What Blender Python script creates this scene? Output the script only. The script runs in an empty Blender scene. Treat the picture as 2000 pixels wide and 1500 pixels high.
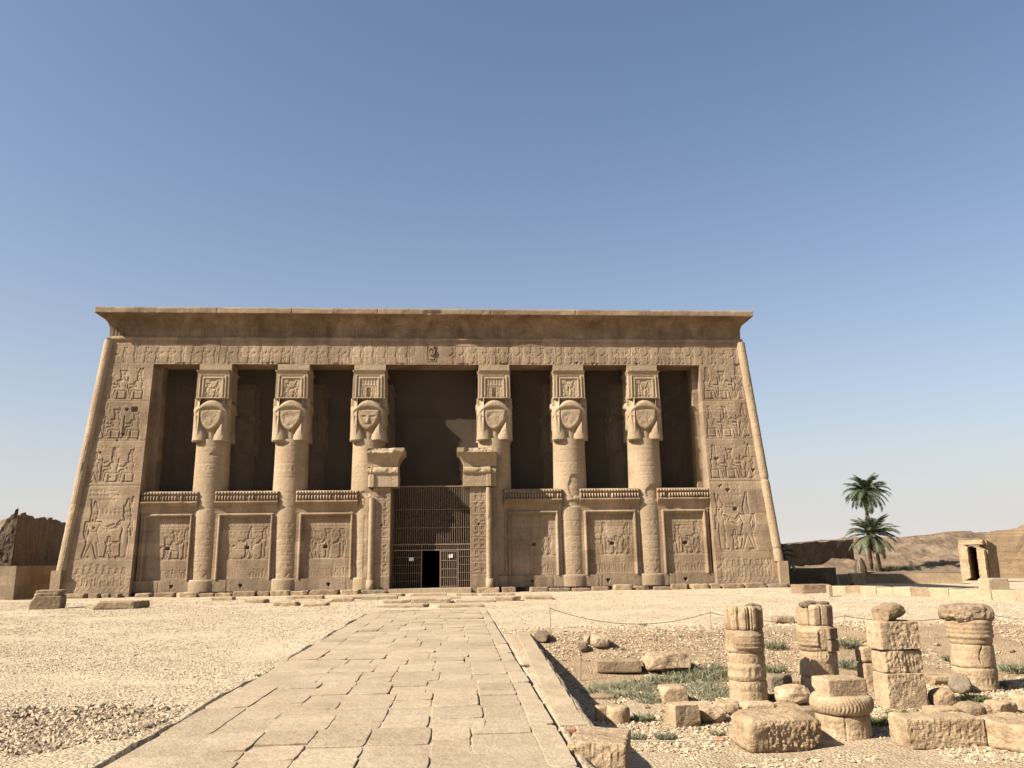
import bpy, bmesh, math, random
import numpy as np
from math import radians, sin, cos, pi, sqrt, tan
from mathutils import Matrix, Vector

# ------------------------------------------------------------------ camera
S = bpy.context.scene
COL = S.collection
FPX, YAW, PITCH, ROLL = 1622.03, radians(3.815), radians(11.993), radians(-0.749)
CAM = np.array([1.633, -50.92, 1.6])
_F = np.array([sin(YAW)*cos(PITCH), cos(YAW)*cos(PITCH), sin(PITCH)])
_r = np.array([cos(YAW), -sin(YAW), 0.0]); _u = np.cross(_r, _F)
_R = _r*cos(ROLL)+_u*sin(ROLL); _U = -_r*sin(ROLL)+_u*cos(ROLL)
cam = bpy.data.objects.new('camera', bpy.data.cameras.new('camera')); COL.objects.link(cam)
M = Matrix.Identity(4)
for i in range(3):
    M[i][0], M[i][1], M[i][2], M[i][3] = _R[i], _U[i], -_F[i], CAM[i]
cam.matrix_world = M
cam.data.sensor_width = 36.0; cam.data.lens = 36*FPX/2000
cam.data.clip_start = 0.1; cam.data.clip_end = 5000
S.camera = cam

# ------------------------------------------------------------------ sky, sun, exposure
SUN_EL, SUN_AZ = radians(39), radians(68)      # azimuth measured from the facade's normal towards the left
to_sun = Vector((-sin(SUN_AZ)*cos(SUN_EL), -cos(SUN_AZ)*cos(SUN_EL), sin(SUN_EL)))
W = bpy.data.worlds.new('World'); S.world = W; W.use_nodes = True
nt = W.node_tree; bg = nt.nodes['Background']
sky = nt.nodes.new('ShaderNodeTexSky'); sky.sky_type = 'NISHITA'; sky.sun_disc = False
sky.sun_elevation = SUN_EL; sky.sun_rotation = math.atan2(to_sun.x, to_sun.y)
sky.altitude = 0; sky.air_density = 1.0; sky.dust_density = 2.0; sky.ozone_density = 2.5
# pale desert haze low in the sky
tc = nt.nodes.new('ShaderNodeTexCoord'); sx = nt.nodes.new('ShaderNodeSeparateXYZ'); nt.links.new(tc.outputs['Generated'], sx.inputs[0])
def wm(op, a, b):
    x = nt.nodes.new('ShaderNodeMath'); x.operation = op
    for i, v in enumerate((a, b)):
        if isinstance(v, (int, float)): x.inputs[i].default_value = v
        else: nt.links.new(v, x.inputs[i])
    return x.outputs[0]
hz = wm('MINIMUM', 1.0, wm('MULTIPLY', 1.12, wm('POWER', 2.71828, wm('MULTIPLY', wm('MAXIMUM', sx.outputs[2], 0.0), -1/.155))))
mx = nt.nodes.new('ShaderNodeMix'); mx.data_type = 'RGBA'; nt.links.new(hz, mx.inputs[0]); nt.links.new(sky.outputs[0], mx.inputs[6]); mx.inputs[7].default_value = (4.95*1.0, 4.75, 4.6, 1)
nt.links.new(mx.outputs[2], bg.inputs[0]); bg.inputs[1].default_value = 0.055
sl = bpy.data.lights.new('sun', 'SUN'); sl.energy = 5.0; sl.angle = radians(0.5); sl.color = (1.0, 0.93, 0.82)
so = bpy.data.objects.new('sun', sl); COL.objects.link(so)
so.rotation_euler = (-to_sun).to_track_quat('-Z', 'Y').to_euler()
S.view_settings.view_transform = 'Standard'; S.view_settings.look = 'None'
S.view_settings.exposure = 1.5; S.view_settings.gamma = 1.0
S.cycles.max_bounces = 6; S.cycles.transparent_max_bounces = 8
S.cycles.use_denoising = True

# ------------------------------------------------------------------ numeric helpers
def hash3(ix, iy, iz, seed):
    h = (ix.astype(np.int64)*374761393 + iy.astype(np.int64)*668265263 + iz.astype(np.int64)*2147483647 + seed*1274126177) & 0xffffffff
    h = ((h ^ (h >> 13))*1274126177) & 0xffffffff
    h = ((h ^ (h >> 16))*2246822519) & 0xffffffff
    return ((h ^ (h >> 15)) & 0xffff)/65535.0

def vn(x, y, z=None, seed=0):
    x = np.asarray(x, float); y = np.asarray(y, float)
    if z is None: z = np.zeros_like(x)
    fx, fy, fz = np.floor(x), np.floor(y), np.floor(z)
    tx, ty, tz = x-fx, y-fy, z-fz
    tx = tx*tx*(3-2*tx); ty = ty*ty*(3-2*ty); tz = tz*tz*(3-2*tz)
    out = 0
    for dx in (0, 1):
        for dy in (0, 1):
            for dz in (0, 1):
                w = (tx if dx else 1-tx)*(ty if dy else 1-ty)*(tz if dz else 1-tz)
                out = out + w*hash3(fx+dx, fy+dy, fz+dz, seed)
    return out

def fbm(x, y, z=None, seed=0, oct=4):
    a, s, t = 0.5, 0, 0
    f = 1.0
    for i in range(oct):
        s = s + a*vn(np.asarray(x)*f, np.asarray(y)*f, None if z is None else np.asarray(z)*f, seed+i*17); t += a
        a *= 0.5; f *= 2.03
    return s/t-0.5

def sstep(a, b, x):
    t = np.clip((x-a)/(b-a), 0, 1)
    return t*t*(3-2*t)

def zg(x, y):
    """height of the ground"""
    x = np.asarray(x, float); y = np.asarray(y, float)
    z = -0.06 - 0.16*sstep(-18, -1, y) + 0*x
    # sunken excavated court right of the path
    left = np.where(y < -42.15, 2.72, 3.0 + (y+42)*0.028)
    e = sstep(0, 0.18, x-left)
    far = 1-sstep(-34.2, -30.6, y + 0.5*fbm(x*0.5, y*0.5, seed=5))
    near = sstep(-43.75, -43.15, y + 0.35*fbm(x*0.9, y*0.9, seed=6))
    pit = e*far*near*(1-sstep(38, 46, x))
    z = z - 0.76*pit
    z = z - 0.07*sstep(-43.0, -43.8, y)*sstep(2.6, 2.9, x)*(1-pit)
    # lower ground beyond the terrace on the right
    z = z - 0.62*sstep(-7, 3, y)*sstep(22, 26, x)
    # hollow of coarse rubble at the left
    d = np.sqrt(((x+3.1)/1.9)**2+((y+41.25)/1.15)**2)
    z = z - 0.13*(1-sstep(0.3, 1.0, d))
    z = z + 0.10*fbm(x*0.35, y*0.35, seed=11)*(1-sstep(60, 90, y))
    near_path = (1-sstep(0.0, 0.9, np.maximum(-1.25-x, x-2.6)))*(1-sstep(-21, -20, y))
    z = z + 0.05*fbm(x*1.7, y*1.7, seed=12)
    z = z*(1-near_path*0.4)-0.02*near_path
    # gravel bank a little above the left edge of the paving, with a narrow gap along it
    bank = (1-sstep(0.0, 1.1, -1.3-x))*(x < -1.2)*(1-sstep(-24, -21.5, y))
    z = z + bank*(0.045+0.12*fbm(y*0.8, x*0.8, seed=61))
    z = np.where((x > -1.285+0.08*fbm(y*1.3, y*0+2, seed=62)) & (x < 2.6) & (y < -21.4), -0.16, z)
    return z

def ray(px, py):
    return _F + _R*(px-1000)/FPX - _U*(py-750)/FPX
def at(px, py, z=0.0, y=None, t=None):
    v = ray(px, py)
    if y is not None: t = (y-CAM[1])/v[1]
    elif t is None: t = (z-CAM[2])/v[2]
    return CAM+v*t
def on(px, py):
    """world point on the ground seen at this place of the photograph"""
    z = -0.1
    for k in range(40):
        p = at(px, py, z); z = 0.6*z+0.4*float(zg(p[0], p[1]))
    return at(px, py, z)
def mpp(p):
    """metres per photo pixel at a point"""
    return float(np.dot(np.asarray(p)-CAM, _F))/FPX

# ------------------------------------------------------------------ object helpers
def tag(o, label=None, cat=None, group=None, kind=None):
    if label: o['label'] = label
    if cat: o['category'] = cat
    if group: o['group'] = group
    if kind: o['kind'] = kind
    return o
def empty(name, loc=(0, 0, 0), rz=0.0):
    o = bpy.data.objects.new(name, None); COL.objects.link(o); o.location = loc; o.rotation_euler = (0, 0, rz)
    o.empty_display_size = 0.2
    return o
def mesh_np(name, V, faces, mat, parent=None, smooth=True, loc=None, rz=0.0):
    """faces: list of int arrays (n,k)"""
    V = np.asarray(V, float).reshape(-1, 3)
    me = bpy.data.meshes.new(name)
    faces = [np.asarray(f, np.int32) for f in faces if len(f)]
    nl = sum(f.size for f in faces); npoly = sum(len(f) for f in faces)
    me.vertices.add(len(V)); me.vertices.foreach_set('co', V.astype(np.float32).ravel())
    me.loops.add(nl); me.loops.foreach_set('vertex_index', np.concatenate([f.ravel() for f in faces]))
    me.polygons.add(npoly)
    tot = np.concatenate([np.full(len(f), f.shape[1], np.int32) for f in faces])
    st = np.concatenate([[0], np.cumsum(tot)[:-1]]).astype(np.int32)
    me.polygons.foreach_set('loop_start', st)
    me.polygons.foreach_set('loop_total', tot)
    me.polygons.foreach_set('use_smooth', np.full(npoly, smooth))
    me.update(calc_edges=True); me.validate()
    if mat: me.materials.append(mat)
    o = bpy.data.objects.new(name, me); COL.objects.link(o)
    if parent: o.parent = parent
    if loc is not None: o.location = loc
    o.rotation_euler = (0, 0, rz)
    return o

class MB:
    """collects pieces of ONE mesh"""
    def __init__(s): s.V = []; s.F = {}; s.n = 0
    def add(s, V, *faces):
        V = np.asarray(V, float).reshape(-1, 3)
        for f in faces:
            f = np.asarray(f, int)
            if f.size: s.F.setdefault(f.shape[1], []).append(f+s.n)
        s.V.append(V); s.n += len(V)
    def grid(s, P, flip=False, close_u=False):
        """P (nu,nv,3)"""
        nu, nv = P.shape[:2]
        I = np.arange(nu*nv).reshape(nu, nv)
        if close_u: I = np.vstack([I, I[:1]])
        q = np.stack([I[:-1, :-1], I[1:, :-1], I[1:, 1:], I[:-1, 1:]], -1).reshape(-1, 4)
        s.add(P.reshape(-1, 3), q[:, ::-1] if flip else q)
    def box(s, a, b):
        x0, y0, z0 = a; x1, y1, z1 = b
        V = [(x0, y0, z0), (x1, y0, z0), (x1, y1, z0), (x0, y1, z0), (x0, y0, z1), (x1, y0, z1), (x1, y1, z1), (x0, y1, z1)]
        s.add(V, [(0, 3, 2, 1), (4, 5, 6, 7), (0, 1, 5, 4), (1, 2, 6, 5), (2, 3, 7, 6), (3, 0, 4, 7)])
    def tube(s, pts, rad, n=8, caps=True):
        pts = np.asarray(pts, float); m = len(pts)
        rad = np.full(m, rad, float) if np.isscalar(rad) else np.asarray(rad, float)
        tng = np.gradient(pts, axis=0); tng /= np.linalg.norm(tng, axis=1)[:, None]+1e-9
        ref = np.array([0, 0, 1.0]) if abs(tng[0][2]) < 0.9 else np.array([1.0, 0, 0])
        a = np.cross(tng, ref); a /= np.linalg.norm(a, axis=1)[:, None]+1e-9
        b = np.cross(tng, a)
        th = np.linspace(0, 2*pi, n, endpoint=False)
        P = pts[None]+rad[None, :, None]*(np.cos(th)[:, None, None]*a[None]+np.sin(th)[:, None, None]*b[None])
        base = s.n
        s.grid(P, close_u=True)
        if caps:
            I = np.arange(n)*m
            s.F.setdefault(n, []).append(np.array([base+I])); s.F.setdefault(n, []).append(np.array([base+I[::-1]+m-1]))
    def build(s, name, mat, parent=None, smooth=False, loc=None, rz=0.0):
        return mesh_np(name, np.vstack(s.V), [np.vstack(f) for f in s.F.values()], mat, parent, smooth, loc, rz)

def relief(mb, X, Z, Y, depth=0.3, back=None):
    """front surface facing -Y given as (nz,nx) arrays, with a skirt running back by depth"""
    P = np.stack([X, Y, Z], -1)
    mb.grid(P, flip=True)
    for edge, fl in ((P[0], False), (P[-1], True), (P[:, 0], True), (P[:, -1], False)):
        e2 = edge.copy(); e2[:, 1] = back if back is not None else edge[:, 1]+depth
        mb.grid(np.stack([edge, e2]), flip=fl)

# ------------------------------------------------------------------ carved figures as signed distance fields
def cap(X, Y, ax, ay, bx, by, ra, rb=None):
    rb = ra if rb is None else rb
    dx, dy = bx-ax, by-ay
    t = np.clip(((X-ax)*dx+(Y-ay)*dy)/(dx*dx+dy*dy+1e-9), 0, 1)
    return np.hypot(X-ax-t*dx, Y-ay-t*dy)-(ra+(rb-ra)*t)
def ell(X, Y, cx, cy, rx, ry):
    return (np.hypot((X-cx)/rx, (Y-cy)/ry)-1)*min(rx, ry)
def poly(X, Y, pts):
    d = np.full(X.shape, -9.0)
    n = len(pts)
    for i in range(n):
        (x0, y0), (x1, y1) = pts[i], pts[(i+1) % n]
        L = math.hypot(x1-x0, y1-y0)
        d = np.maximum(d, ((X-x0)*(y1-y0)-(Y-y0)*(x1-x0))/L)
    return d
def U(*a):
    r = a[0]
    for b in a[1:]: r = np.minimum(r, b)
    return r
def crown(X, Y, x, y, kind):
    if kind == 'white': return U(cap(X, Y, x, y, x-.03, y+.2, .05, .022), ell(X, Y, x-.035, y+.23, .025, .025))
    if kind == 'double': return U(poly(X, Y, [(x-.05, y), (x+.05, y), (x+.06, y+.10), (x-.06, y+.10)]), cap(X, Y, x-.055, y+.1, x-.075, y+.24, .012), cap(X, Y, x+.0, y+.1, x-.01, y+.2, .04, .02))
    if kind == 'plumes': return U(cap(X, Y, x-.028, y+.05, x-.028, y+.26, .024), cap(X, Y, x+.028, y+.05, x+.028, y+.26, .024), cap(X, Y, x-.06, y+.02, x+.06, y+.02, .015))
    if kind == 'disc': return U(ell(X, Y, x, y+.11, .06, .06), cap(X, Y, x-.04, y+.03, x-.085, y+.17, .013), cap(X, Y, x+.04, y+.03, x+.085, y+.17, .013), cap(X, Y, x-.03, y+.01, x+.03, y+.01, .025))
    if kind == 'sun': return ell(X, Y, x, y+.09, .085, .085)
    return ell(X, Y, x-.005, y+.03, .055, .06)
def king(X, Y, cr='white', arm=1):
    d = U(cap(X, Y, -.11, .03, -.03, .30, .024, .042), cap(X, Y, .11, .03, .035, .30, .024, .042),
          cap(X, Y, -.11, .014, -.03, .012, .016), cap(X, Y, .11, .014, .20, .012, .016),
          poly(X, Y, [(-.10, .26), (.13, .25), (.07, .44), (-.07, .44)]), poly(X, Y, [(-.055, .42), (.055, .42), (.125, .60), (-.125, .60)]),
          ell(X, Y, .01, .68, .042, .055), cap(X, Y, -.03, .71, -.04, .62, .03), cap(X, Y, 0, .62, 0, .66, .03), crown(X, Y, 0, .72, cr))
    if arm == 1: d = U(d, cap(X, Y, .11, .58, .19, .49, .025, .02), cap(X, Y, .19, .49, .33, .55, .02, .015), cap(X, Y, -.115, .58, -.13, .43, .024, .018), cap(X, Y, -.13, .43, -.1, .33, .018))
    elif arm == 2: d = U(d, cap(X, Y, .11, .58, .17, .5, .024, .02), cap(X, Y, .17, .5, .27, .62, .02, .014), cap(X, Y, -.11, .58, .06, .49, .022), cap(X, Y, .06, .49, .24, .52, .018))
    else: d = U(d, cap(X, Y, .1, .58, .33, .60, .022, .016), cap(X, Y, -.11, .58, .26, .55, .02, .015))
    return d
def lady(X, Y, cr='disc', arm=1):
    d = U(cap(X, Y, .0, .05, .0, .34, .05, .062), cap(X, Y, 0, .34, 0, .46, .06, .045), poly(X, Y, [(-.04, .44), (.04, .44), (.09, .59), (-.09, .59)]),
          ell(X, Y, .055, .53, .035, .035), cap(X, Y, -.02, .014, .09, .012, .016), ell(X, Y, .01, .67, .042, .055), cap(X, Y, -.035, .7, -.045, .55, .032), cap(X, Y, 0, .6, 0, .65, .03), crown(X, Y, 0, .715, cr))
    d = U(d, cap(X, Y, -.085, .57, -.1, .36, .02, .016), cap(X, Y, .085, .57, .15, .47, .02, .018), cap(X, Y, .15, .47, .27, .44 if arm else .56, .017, .012))
    return d
def seat_fig(X, Y, cr='disc'):
    d = U(cap(X, Y, -.18, .012, .1, .012, .006), cap(X, Y, -.17, .02, -.17, .24, .005), cap(X, Y, .06, .03, .06, .22, .004),
          cap(X, Y, -.1, .30, .16, .31, .062, .046), cap(X, Y, .18, .30, .21, .05, .042, .026), cap(X, Y, .2, .03, .30, .022, .02),
          poly(X, Y, [(-.13, .28), (.0, .28), (.05, .55), (-.16, .55)]), ell(X, Y, -.03, .64, .045, .06), cap(X, Y, -.075, .67, -.085, .53, .034), crown(X, Y, -.045, .69, cr),
          cap(X, Y, .04, .53, .10, .42, .022), cap(X, Y, .10, .42, .25, .44, .018, .012), cap(X, Y, .27, .05, .27, .66, .007), cap(X, Y, -.14, .53, -.11, .38, .022), cap(X, Y, -.11, .38, .08, .36, .018))
    return d
class Carve:
    def __init__(s, X, Z): s.X, s.Z, s.H = X, Z, np.zeros_like(X)      # H > 0 is cut into the wall
    def win(s, x0, x1, z0, z1):
        m = (s.X >= x0) & (s.X <= x1) & (s.Z >= z0) & (s.Z <= z1)
        i = np.where(m.any(1))[0]; j = np.where(m.any(0))[0]
        if not len(i) or not len(j): return None
        return np.s_[i[0]:i[-1]+1, j[0]:j[-1]+1]
    def cut(s, w, sd, depth, wd):
        prof = np.where(sd < 0, 0.22+0.78*np.exp(sd/wd), np.exp(-(sd/0.018)**2))
        s.H[w] = np.maximum(s.H[w], depth*prof)
    def fig(s, f, cx, z0, size, face=1, depth=.06, wd=.05, fat=None, **k):
        w = s.win(cx-.5*size, cx+.5*size, z0-.05*size, z0+1.1*size)
        if w is None: return
        sd = f((s.X[w]-cx)/size*face, (s.Z[w]-z0)/size, **k)*size-(max(0, .022-.007*size) if fat is None else fat)
        s.cut(w, sd, depth, wd)
    def line(s, x0, z0, x1, z1, wd=.02, depth=.03):
        w = s.win(min(x0, x1)-.1, max(x0, x1)+.1, min(z0, z1)-.1, max(z0, z1)+.1)
        if w is None: return
        s.cut(w, cap(s.X[w], s.Z[w], x0, z0, x1, z1, wd), depth, .05)
    def hole(s, x, z, r, depth=.25):
        w = s.win(x-r*1.5, x+r*1.5, z-r*1.5, z+r*1.5)
        if w is None: return
        sd = np.hypot(s.X[w]-x, s.Z[w]-z)-r*(1+.25*np.sin(3*np.arctan2(s.Z[w]-z, s.X[w]-x)))
        s.H[w] = np.maximum(s.H[w], depth*sstep(.02, -.03, sd))
    def sq(s, x, z, a, b, depth=.3):
        w = s.win(x-a*1.5, x+a*1.5, z-b*1.5, z+b*1.5)
        if w is None: return
        sd = np.maximum(abs(s.X[w]-x)-a, abs(s.Z[w]-z)-b)
        s.H[w] = np.maximum(s.H[w], depth*sstep(.02, -.02, sd))
    def glyphs(s, x0, x1, z0, z1, c, rnd, depth=.025, prob=.85):
        nx, nz = max(1, int((x1-x0)/c)), max(1, int((z1-z0)/c))
        for i in range(nx):
            for j in range(nz):
                if rnd.random() > prob: continue
                cx, cz = x0+(i+.5)*(x1-x0)/nx, z0+(j+.5)*(z1-z0)/nz
                w = s.win(cx-c*.6, cx+c*.6, cz-c*.6, cz+c*.6)
                if w is None: continue
                X, Z = (s.X[w]-cx)/c, (s.Z[w]-cz)/c
                k = rnd.randrange(7)
                if k == 0: sd = cap(X, Z, -.3, .0, .3, .0, .09)
                elif k == 1: sd = U(cap(X, Z, -.15, -.3, -.15, .3, .08), cap(X, Z, .18, -.3, .18, .3, .08))
                elif k == 2: sd = abs(ell(X, Z, 0, 0, .25, .25))-.06
                elif k == 3: sd = U(ell(X, Z, -.02, .0, .25, .14), cap(X, Z, .15, .1, .25, .3, .08), cap(X, Z, 0, -.1, 0, -.35, .05))
                elif k == 4: sd = abs(poly(X, Z, [(-.25, -.2), (.25, -.2), (.25, .2), (-.25, .2)]))-.06
                elif k == 5: sd = U(cap(X, Z, -.3, .1, 0, -.1, .07), cap(X, Z, 0, -.1, .3, .1, .07))
                else: sd = U(cap(X, Z, 0, -.35, .02, .3, .09), ell(X, Z, .03, .25, .14, .12))
                s.cut(w, sd*c, depth, .06)
    def courses(s, hz, depth=.012, seed=1, z0=0):
        """block joints"""
        r = np.floor((s.Z-z0)/hz)
        fz = (s.Z-z0)/hz-r
        wob = .04*fbm(s.X*.8, s.Z*.8, seed=seed)
        dz = np.minimum(fz, 1-fz)*hz+wob*.3
        L = 1.5+hash3(r, r*0, r*0, seed)*.8
        u = s.X/L+hash3(r, r*0+3, r*0, seed)*5
        fu = u-np.floor(u)
        du = np.minimum(fu, 1-fu)*L+wob*.3
        g = np.maximum(np.exp(-(dz/.022)**2), .8*np.exp(-(du/.022)**2))
        keep = .35+1.3*np.clip(fbm(s.X*.4, s.Z*.6, seed=seed+9)+.4, 0, 1)
        s.H = np.maximum(s.H, depth*g*keep)
    def wear(s, amp=.02, seed=3, sc=1.0):
        s.H = s.H+amp*fbm(s.X*sc*.9, s.Z*sc*.9, seed=seed, oct=5)+amp*.8*np.clip(fbm(s.X*2.2, s.Z*2.2, seed=seed+5, oct=4)-.13, 0, 1)*4

def gridxz(x0, x1, z0, z1, res, xl=None, xr=None):
    nz = max(2, int((z1-z0)/res)+1); nx = max(2, int((x1-x0)/res)+1)
    z = np.linspace(z0, z1, nz); t = np.linspace(0, 1, nx)
    L = np.full(nz, x0) if xl is None else xl(z); R_ = np.full(nz, x1) if xr is None else xr(z)
    X = L[:, None]+(R_-L)[:, None]*t[None]; Z = np.repeat(z[:, None], nx, 1)
    return X, Z

# ------------------------------------------------------------------ materials
K = 0.69                                      # overall reflectance of stone and ground for this exposure
def kk(c): return tuple(x*K for x in c)
def nodes(m):
    m.use_nodes = True
    n = m.node_tree.nodes; n.clear()
    out = n.new('ShaderNodeOutputMaterial'); b = n.new('ShaderNodeBsdfPrincipled')
    m.node_tree.links.new(b.outputs[0], out.inputs[0])
    return n, m.node_tree.links, b, out
def math_(n, l, op, a, b=None, c=None):
    x = n.new('ShaderNodeMath'); x.operation = op
    for i, v in enumerate((a, b, c)):
        if v is None: continue
        if isinstance(v, (int, float)): x.inputs[i].default_value = v
        else: l.new(v, x.inputs[i])
    return x.outputs[0]
def noise(n, l, vec, scale, detail=5, rough=.6, dist=0.0):
    x = n.new('ShaderNodeTexNoise'); x.inputs['Scale'].default_value = scale; x.inputs['Detail'].default_value = detail
    x.inputs['Roughness'].default_value = rough; x.inputs['Distortion'].default_value = dist
    l.new(vec, x.inputs['Vector']); return x.outputs['Fac']
def ramp(n, l, fac, stops):
    x = n.new('ShaderNodeValToRGB'); e = x.color_ramp.elements
    while len(e) < len(stops): e.new(.5)
    for i, (p, c) in enumerate(stops): e[i].position = p; e[i].color = (*c, 1) if len(c) == 3 else c
    l.new(fac, x.inputs[0]); return x.outputs[0]
def mixc(n, l, typ, fac, a, b):
    x = n.new('ShaderNodeMix'); x.data_type = 'RGBA'; x.blend_type = typ
    for s, v in ((0, fac), (6, a), (7, b)):
        if isinstance(v, (int, float)): x.inputs[s].default_value = v
        elif isinstance(v, tuple): x.inputs[s].default_value = (*v, 1)
        else: l.new(v, x.inputs[s])
    return x.outputs[2]
def bump(n, l, b, h, dist=.02, strength=1.0, prev=None):
    x = n.new('ShaderNodeBump'); x.inputs['Distance'].default_value = dist; x.inputs['Strength'].default_value = strength
    l.new(h, x.inputs['Height'])
    if prev is not None: l.new(prev, x.inputs['Normal'])
    l.new(x.outputs[0], b.inputs['Normal']); return x.outputs[0]
def scaled(n, l, vec, s):
    x = n.new('ShaderNodeVectorMath'); x.operation = 'MULTIPLY'; l.new(vec, x.inputs[0]); x.inputs[1].default_value = s
    return x.outputs[0]
def stone(name, c1, c2, c3=None, sc=.5, brick=None, streak=.0, fine=.16, bd=.02, bsc=14, rough=.92, piece=0.0):
    """weathered stone: three tones, block to block variation, vertical streaks of dirt, grain"""
    c1, c2, c3 = kk(c1), kk(c2), kk(c3 or c1)
    m = bpy.data.materials.new(name); n, l, b, out = nodes(m)
    geo = n.new('ShaderNodeNewGeometry'); pos = geo.outputs['Position']
    f = noise(n, l, pos, sc, 7, .62, .3)
    col = ramp(n, l, f, [(.34, c1), (.52, c2), (.68, c3 or c1)])
    if brick:
        sep = n.new('ShaderNodeSeparateXYZ'); l.new(pos, sep.inputs[0])
        comb = n.new('ShaderNodeCombineXYZ'); l.new(math_(n, l, 'ADD', sep.outputs[0], sep.outputs[1]), comb.inputs[0]); l.new(sep.outputs[2], comb.inputs[1])
        br = n.new('ShaderNodeTexBrick'); l.new(comb.outputs[0], br.inputs['Vector'])
        br.inputs['Color1'].default_value = (.70, .69, .68, 1); br.inputs['Color2'].default_value = (1.16, 1.14, 1.12, 1); br.inputs['Mortar'].default_value = (.68, .64, .6, 1)
        br.inputs['Scale'].default_value = 1.0; br.inputs['Brick Width'].default_value = brick[0]; br.inputs['Row Height'].default_value = brick[1]
        br.inputs['Mortar Size'].default_value = brick[2]; br.inputs['Mortar Smooth'].default_value = .5; br.inputs['Bias'].default_value = .1
        br.offset = .43; br.squash = .8; br.squash_frequency = 3
        col = mixc(n, l, 'MULTIPLY', .75, col, br.outputs['Color'])
    if streak:
        g = noise(n, l, scaled(n, l, pos, (1.6, 1.6, .12)), 1.0, 5, .65)
        col = mixc(n, l, 'MULTIPLY', streak, col, ramp(n, l, g, [(.3, (.55, .5, .45)), (.62, (1.1, 1.1, 1.1))]))
    if piece:                                                   # every slab its own tone
        col = mixc(n, l, 'MULTIPLY', 1.0, col, ramp(n, l, geo.outputs['Random Per Island'], [(0, (1-piece, 1-piece*1.1, 1-piece*1.2)), (.4, (1.0, 1.0, 1.0)), (.75, (1+piece*.45, 1+piece*.4, 1+piece*.35)), (1, (1.0-piece*.3, 1-piece*.55, 1-piece*.7))]))
    g2 = noise(n, l, pos, 9, 6, .7)
    col = mixc(n, l, 'MULTIPLY', 1.0, col, ramp(n, l, g2, [(.25, (1-fine*1.6,)*3), (.75, (1+fine,)*3)]))
    l.new(col, b.inputs['Base Color']); b.inputs['Roughness'].default_value = rough; b.inputs['Specular IOR Level'].default_value = .15
    h = math_(n, l, 'ADD', noise(n, l, pos, bsc, 6, .7), math_(n, l, 'MULTIPLY', noise(n, l, pos, bsc*.25, 4, .6), 1.5))
    bump(n, l, b, h, bd, .9)
    return m
def plain(name, c, rough=.6, metal=0.0, var=.2, sc=6):
    c = kk(c)
    m = bpy.data.materials.new(name); n, l, b, out = nodes(m)
    geo = n.new('ShaderNodeNewGeometry')
    f = noise(n, l, geo.outputs['Position'], sc, 5, .65)
    col = ramp(n, l, f, [(.3, tuple(x*(1-var) for x in c)), (.7, tuple(x*(1+var) for x in c))])
    l.new(col, b.inputs['Base Color']); b.inputs['Roughness'].default_value = rough; b.inputs['Metallic'].default_value = metal
    return m
def pebble(name, c, lo=.6, hi=1.15):
    c = kk(c)
    m = bpy.data.materials.new(name); n, l, b, out = nodes(m)
    geo = n.new('ShaderNodeNewGeometry')
    col = ramp(n, l, geo.outputs['Random Per Island'], [(0, tuple(x*lo for x in c)), (.5, tuple(x*.95 for x in c)), (1, tuple(min(.8, x*hi) for x in c))])
    l.new(col, b.inputs['Base Color']); b.inputs['Roughness'].default_value = .9; b.inputs['Specular IOR Level'].default_value = .2
    return m
def leafmat(name, ca, cb, trans=.25):
    m = bpy.data.materials.new(name); n, l, b, out = nodes(m)
    geo = n.new('ShaderNodeNewGeometry')
    col = ramp(n, l, geo.outputs['Random Per Island'], [(0, ca), (1, cb)])
    l.new(col, b.inputs['Base Color']); b.inputs['Roughness'].default_value = .55
    tr = n.new('ShaderNodeBsdfTranslucent'); l.new(col, tr.inputs[0])
    mx = n.new('ShaderNodeMixShader'); mx.inputs[0].default_value = trans
    l.new(b.outputs[0], mx.inputs[1]); l.new(tr.outputs[0], mx.inputs[2]); l.new(mx.outputs[0], out.inputs[0])
    return m
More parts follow.
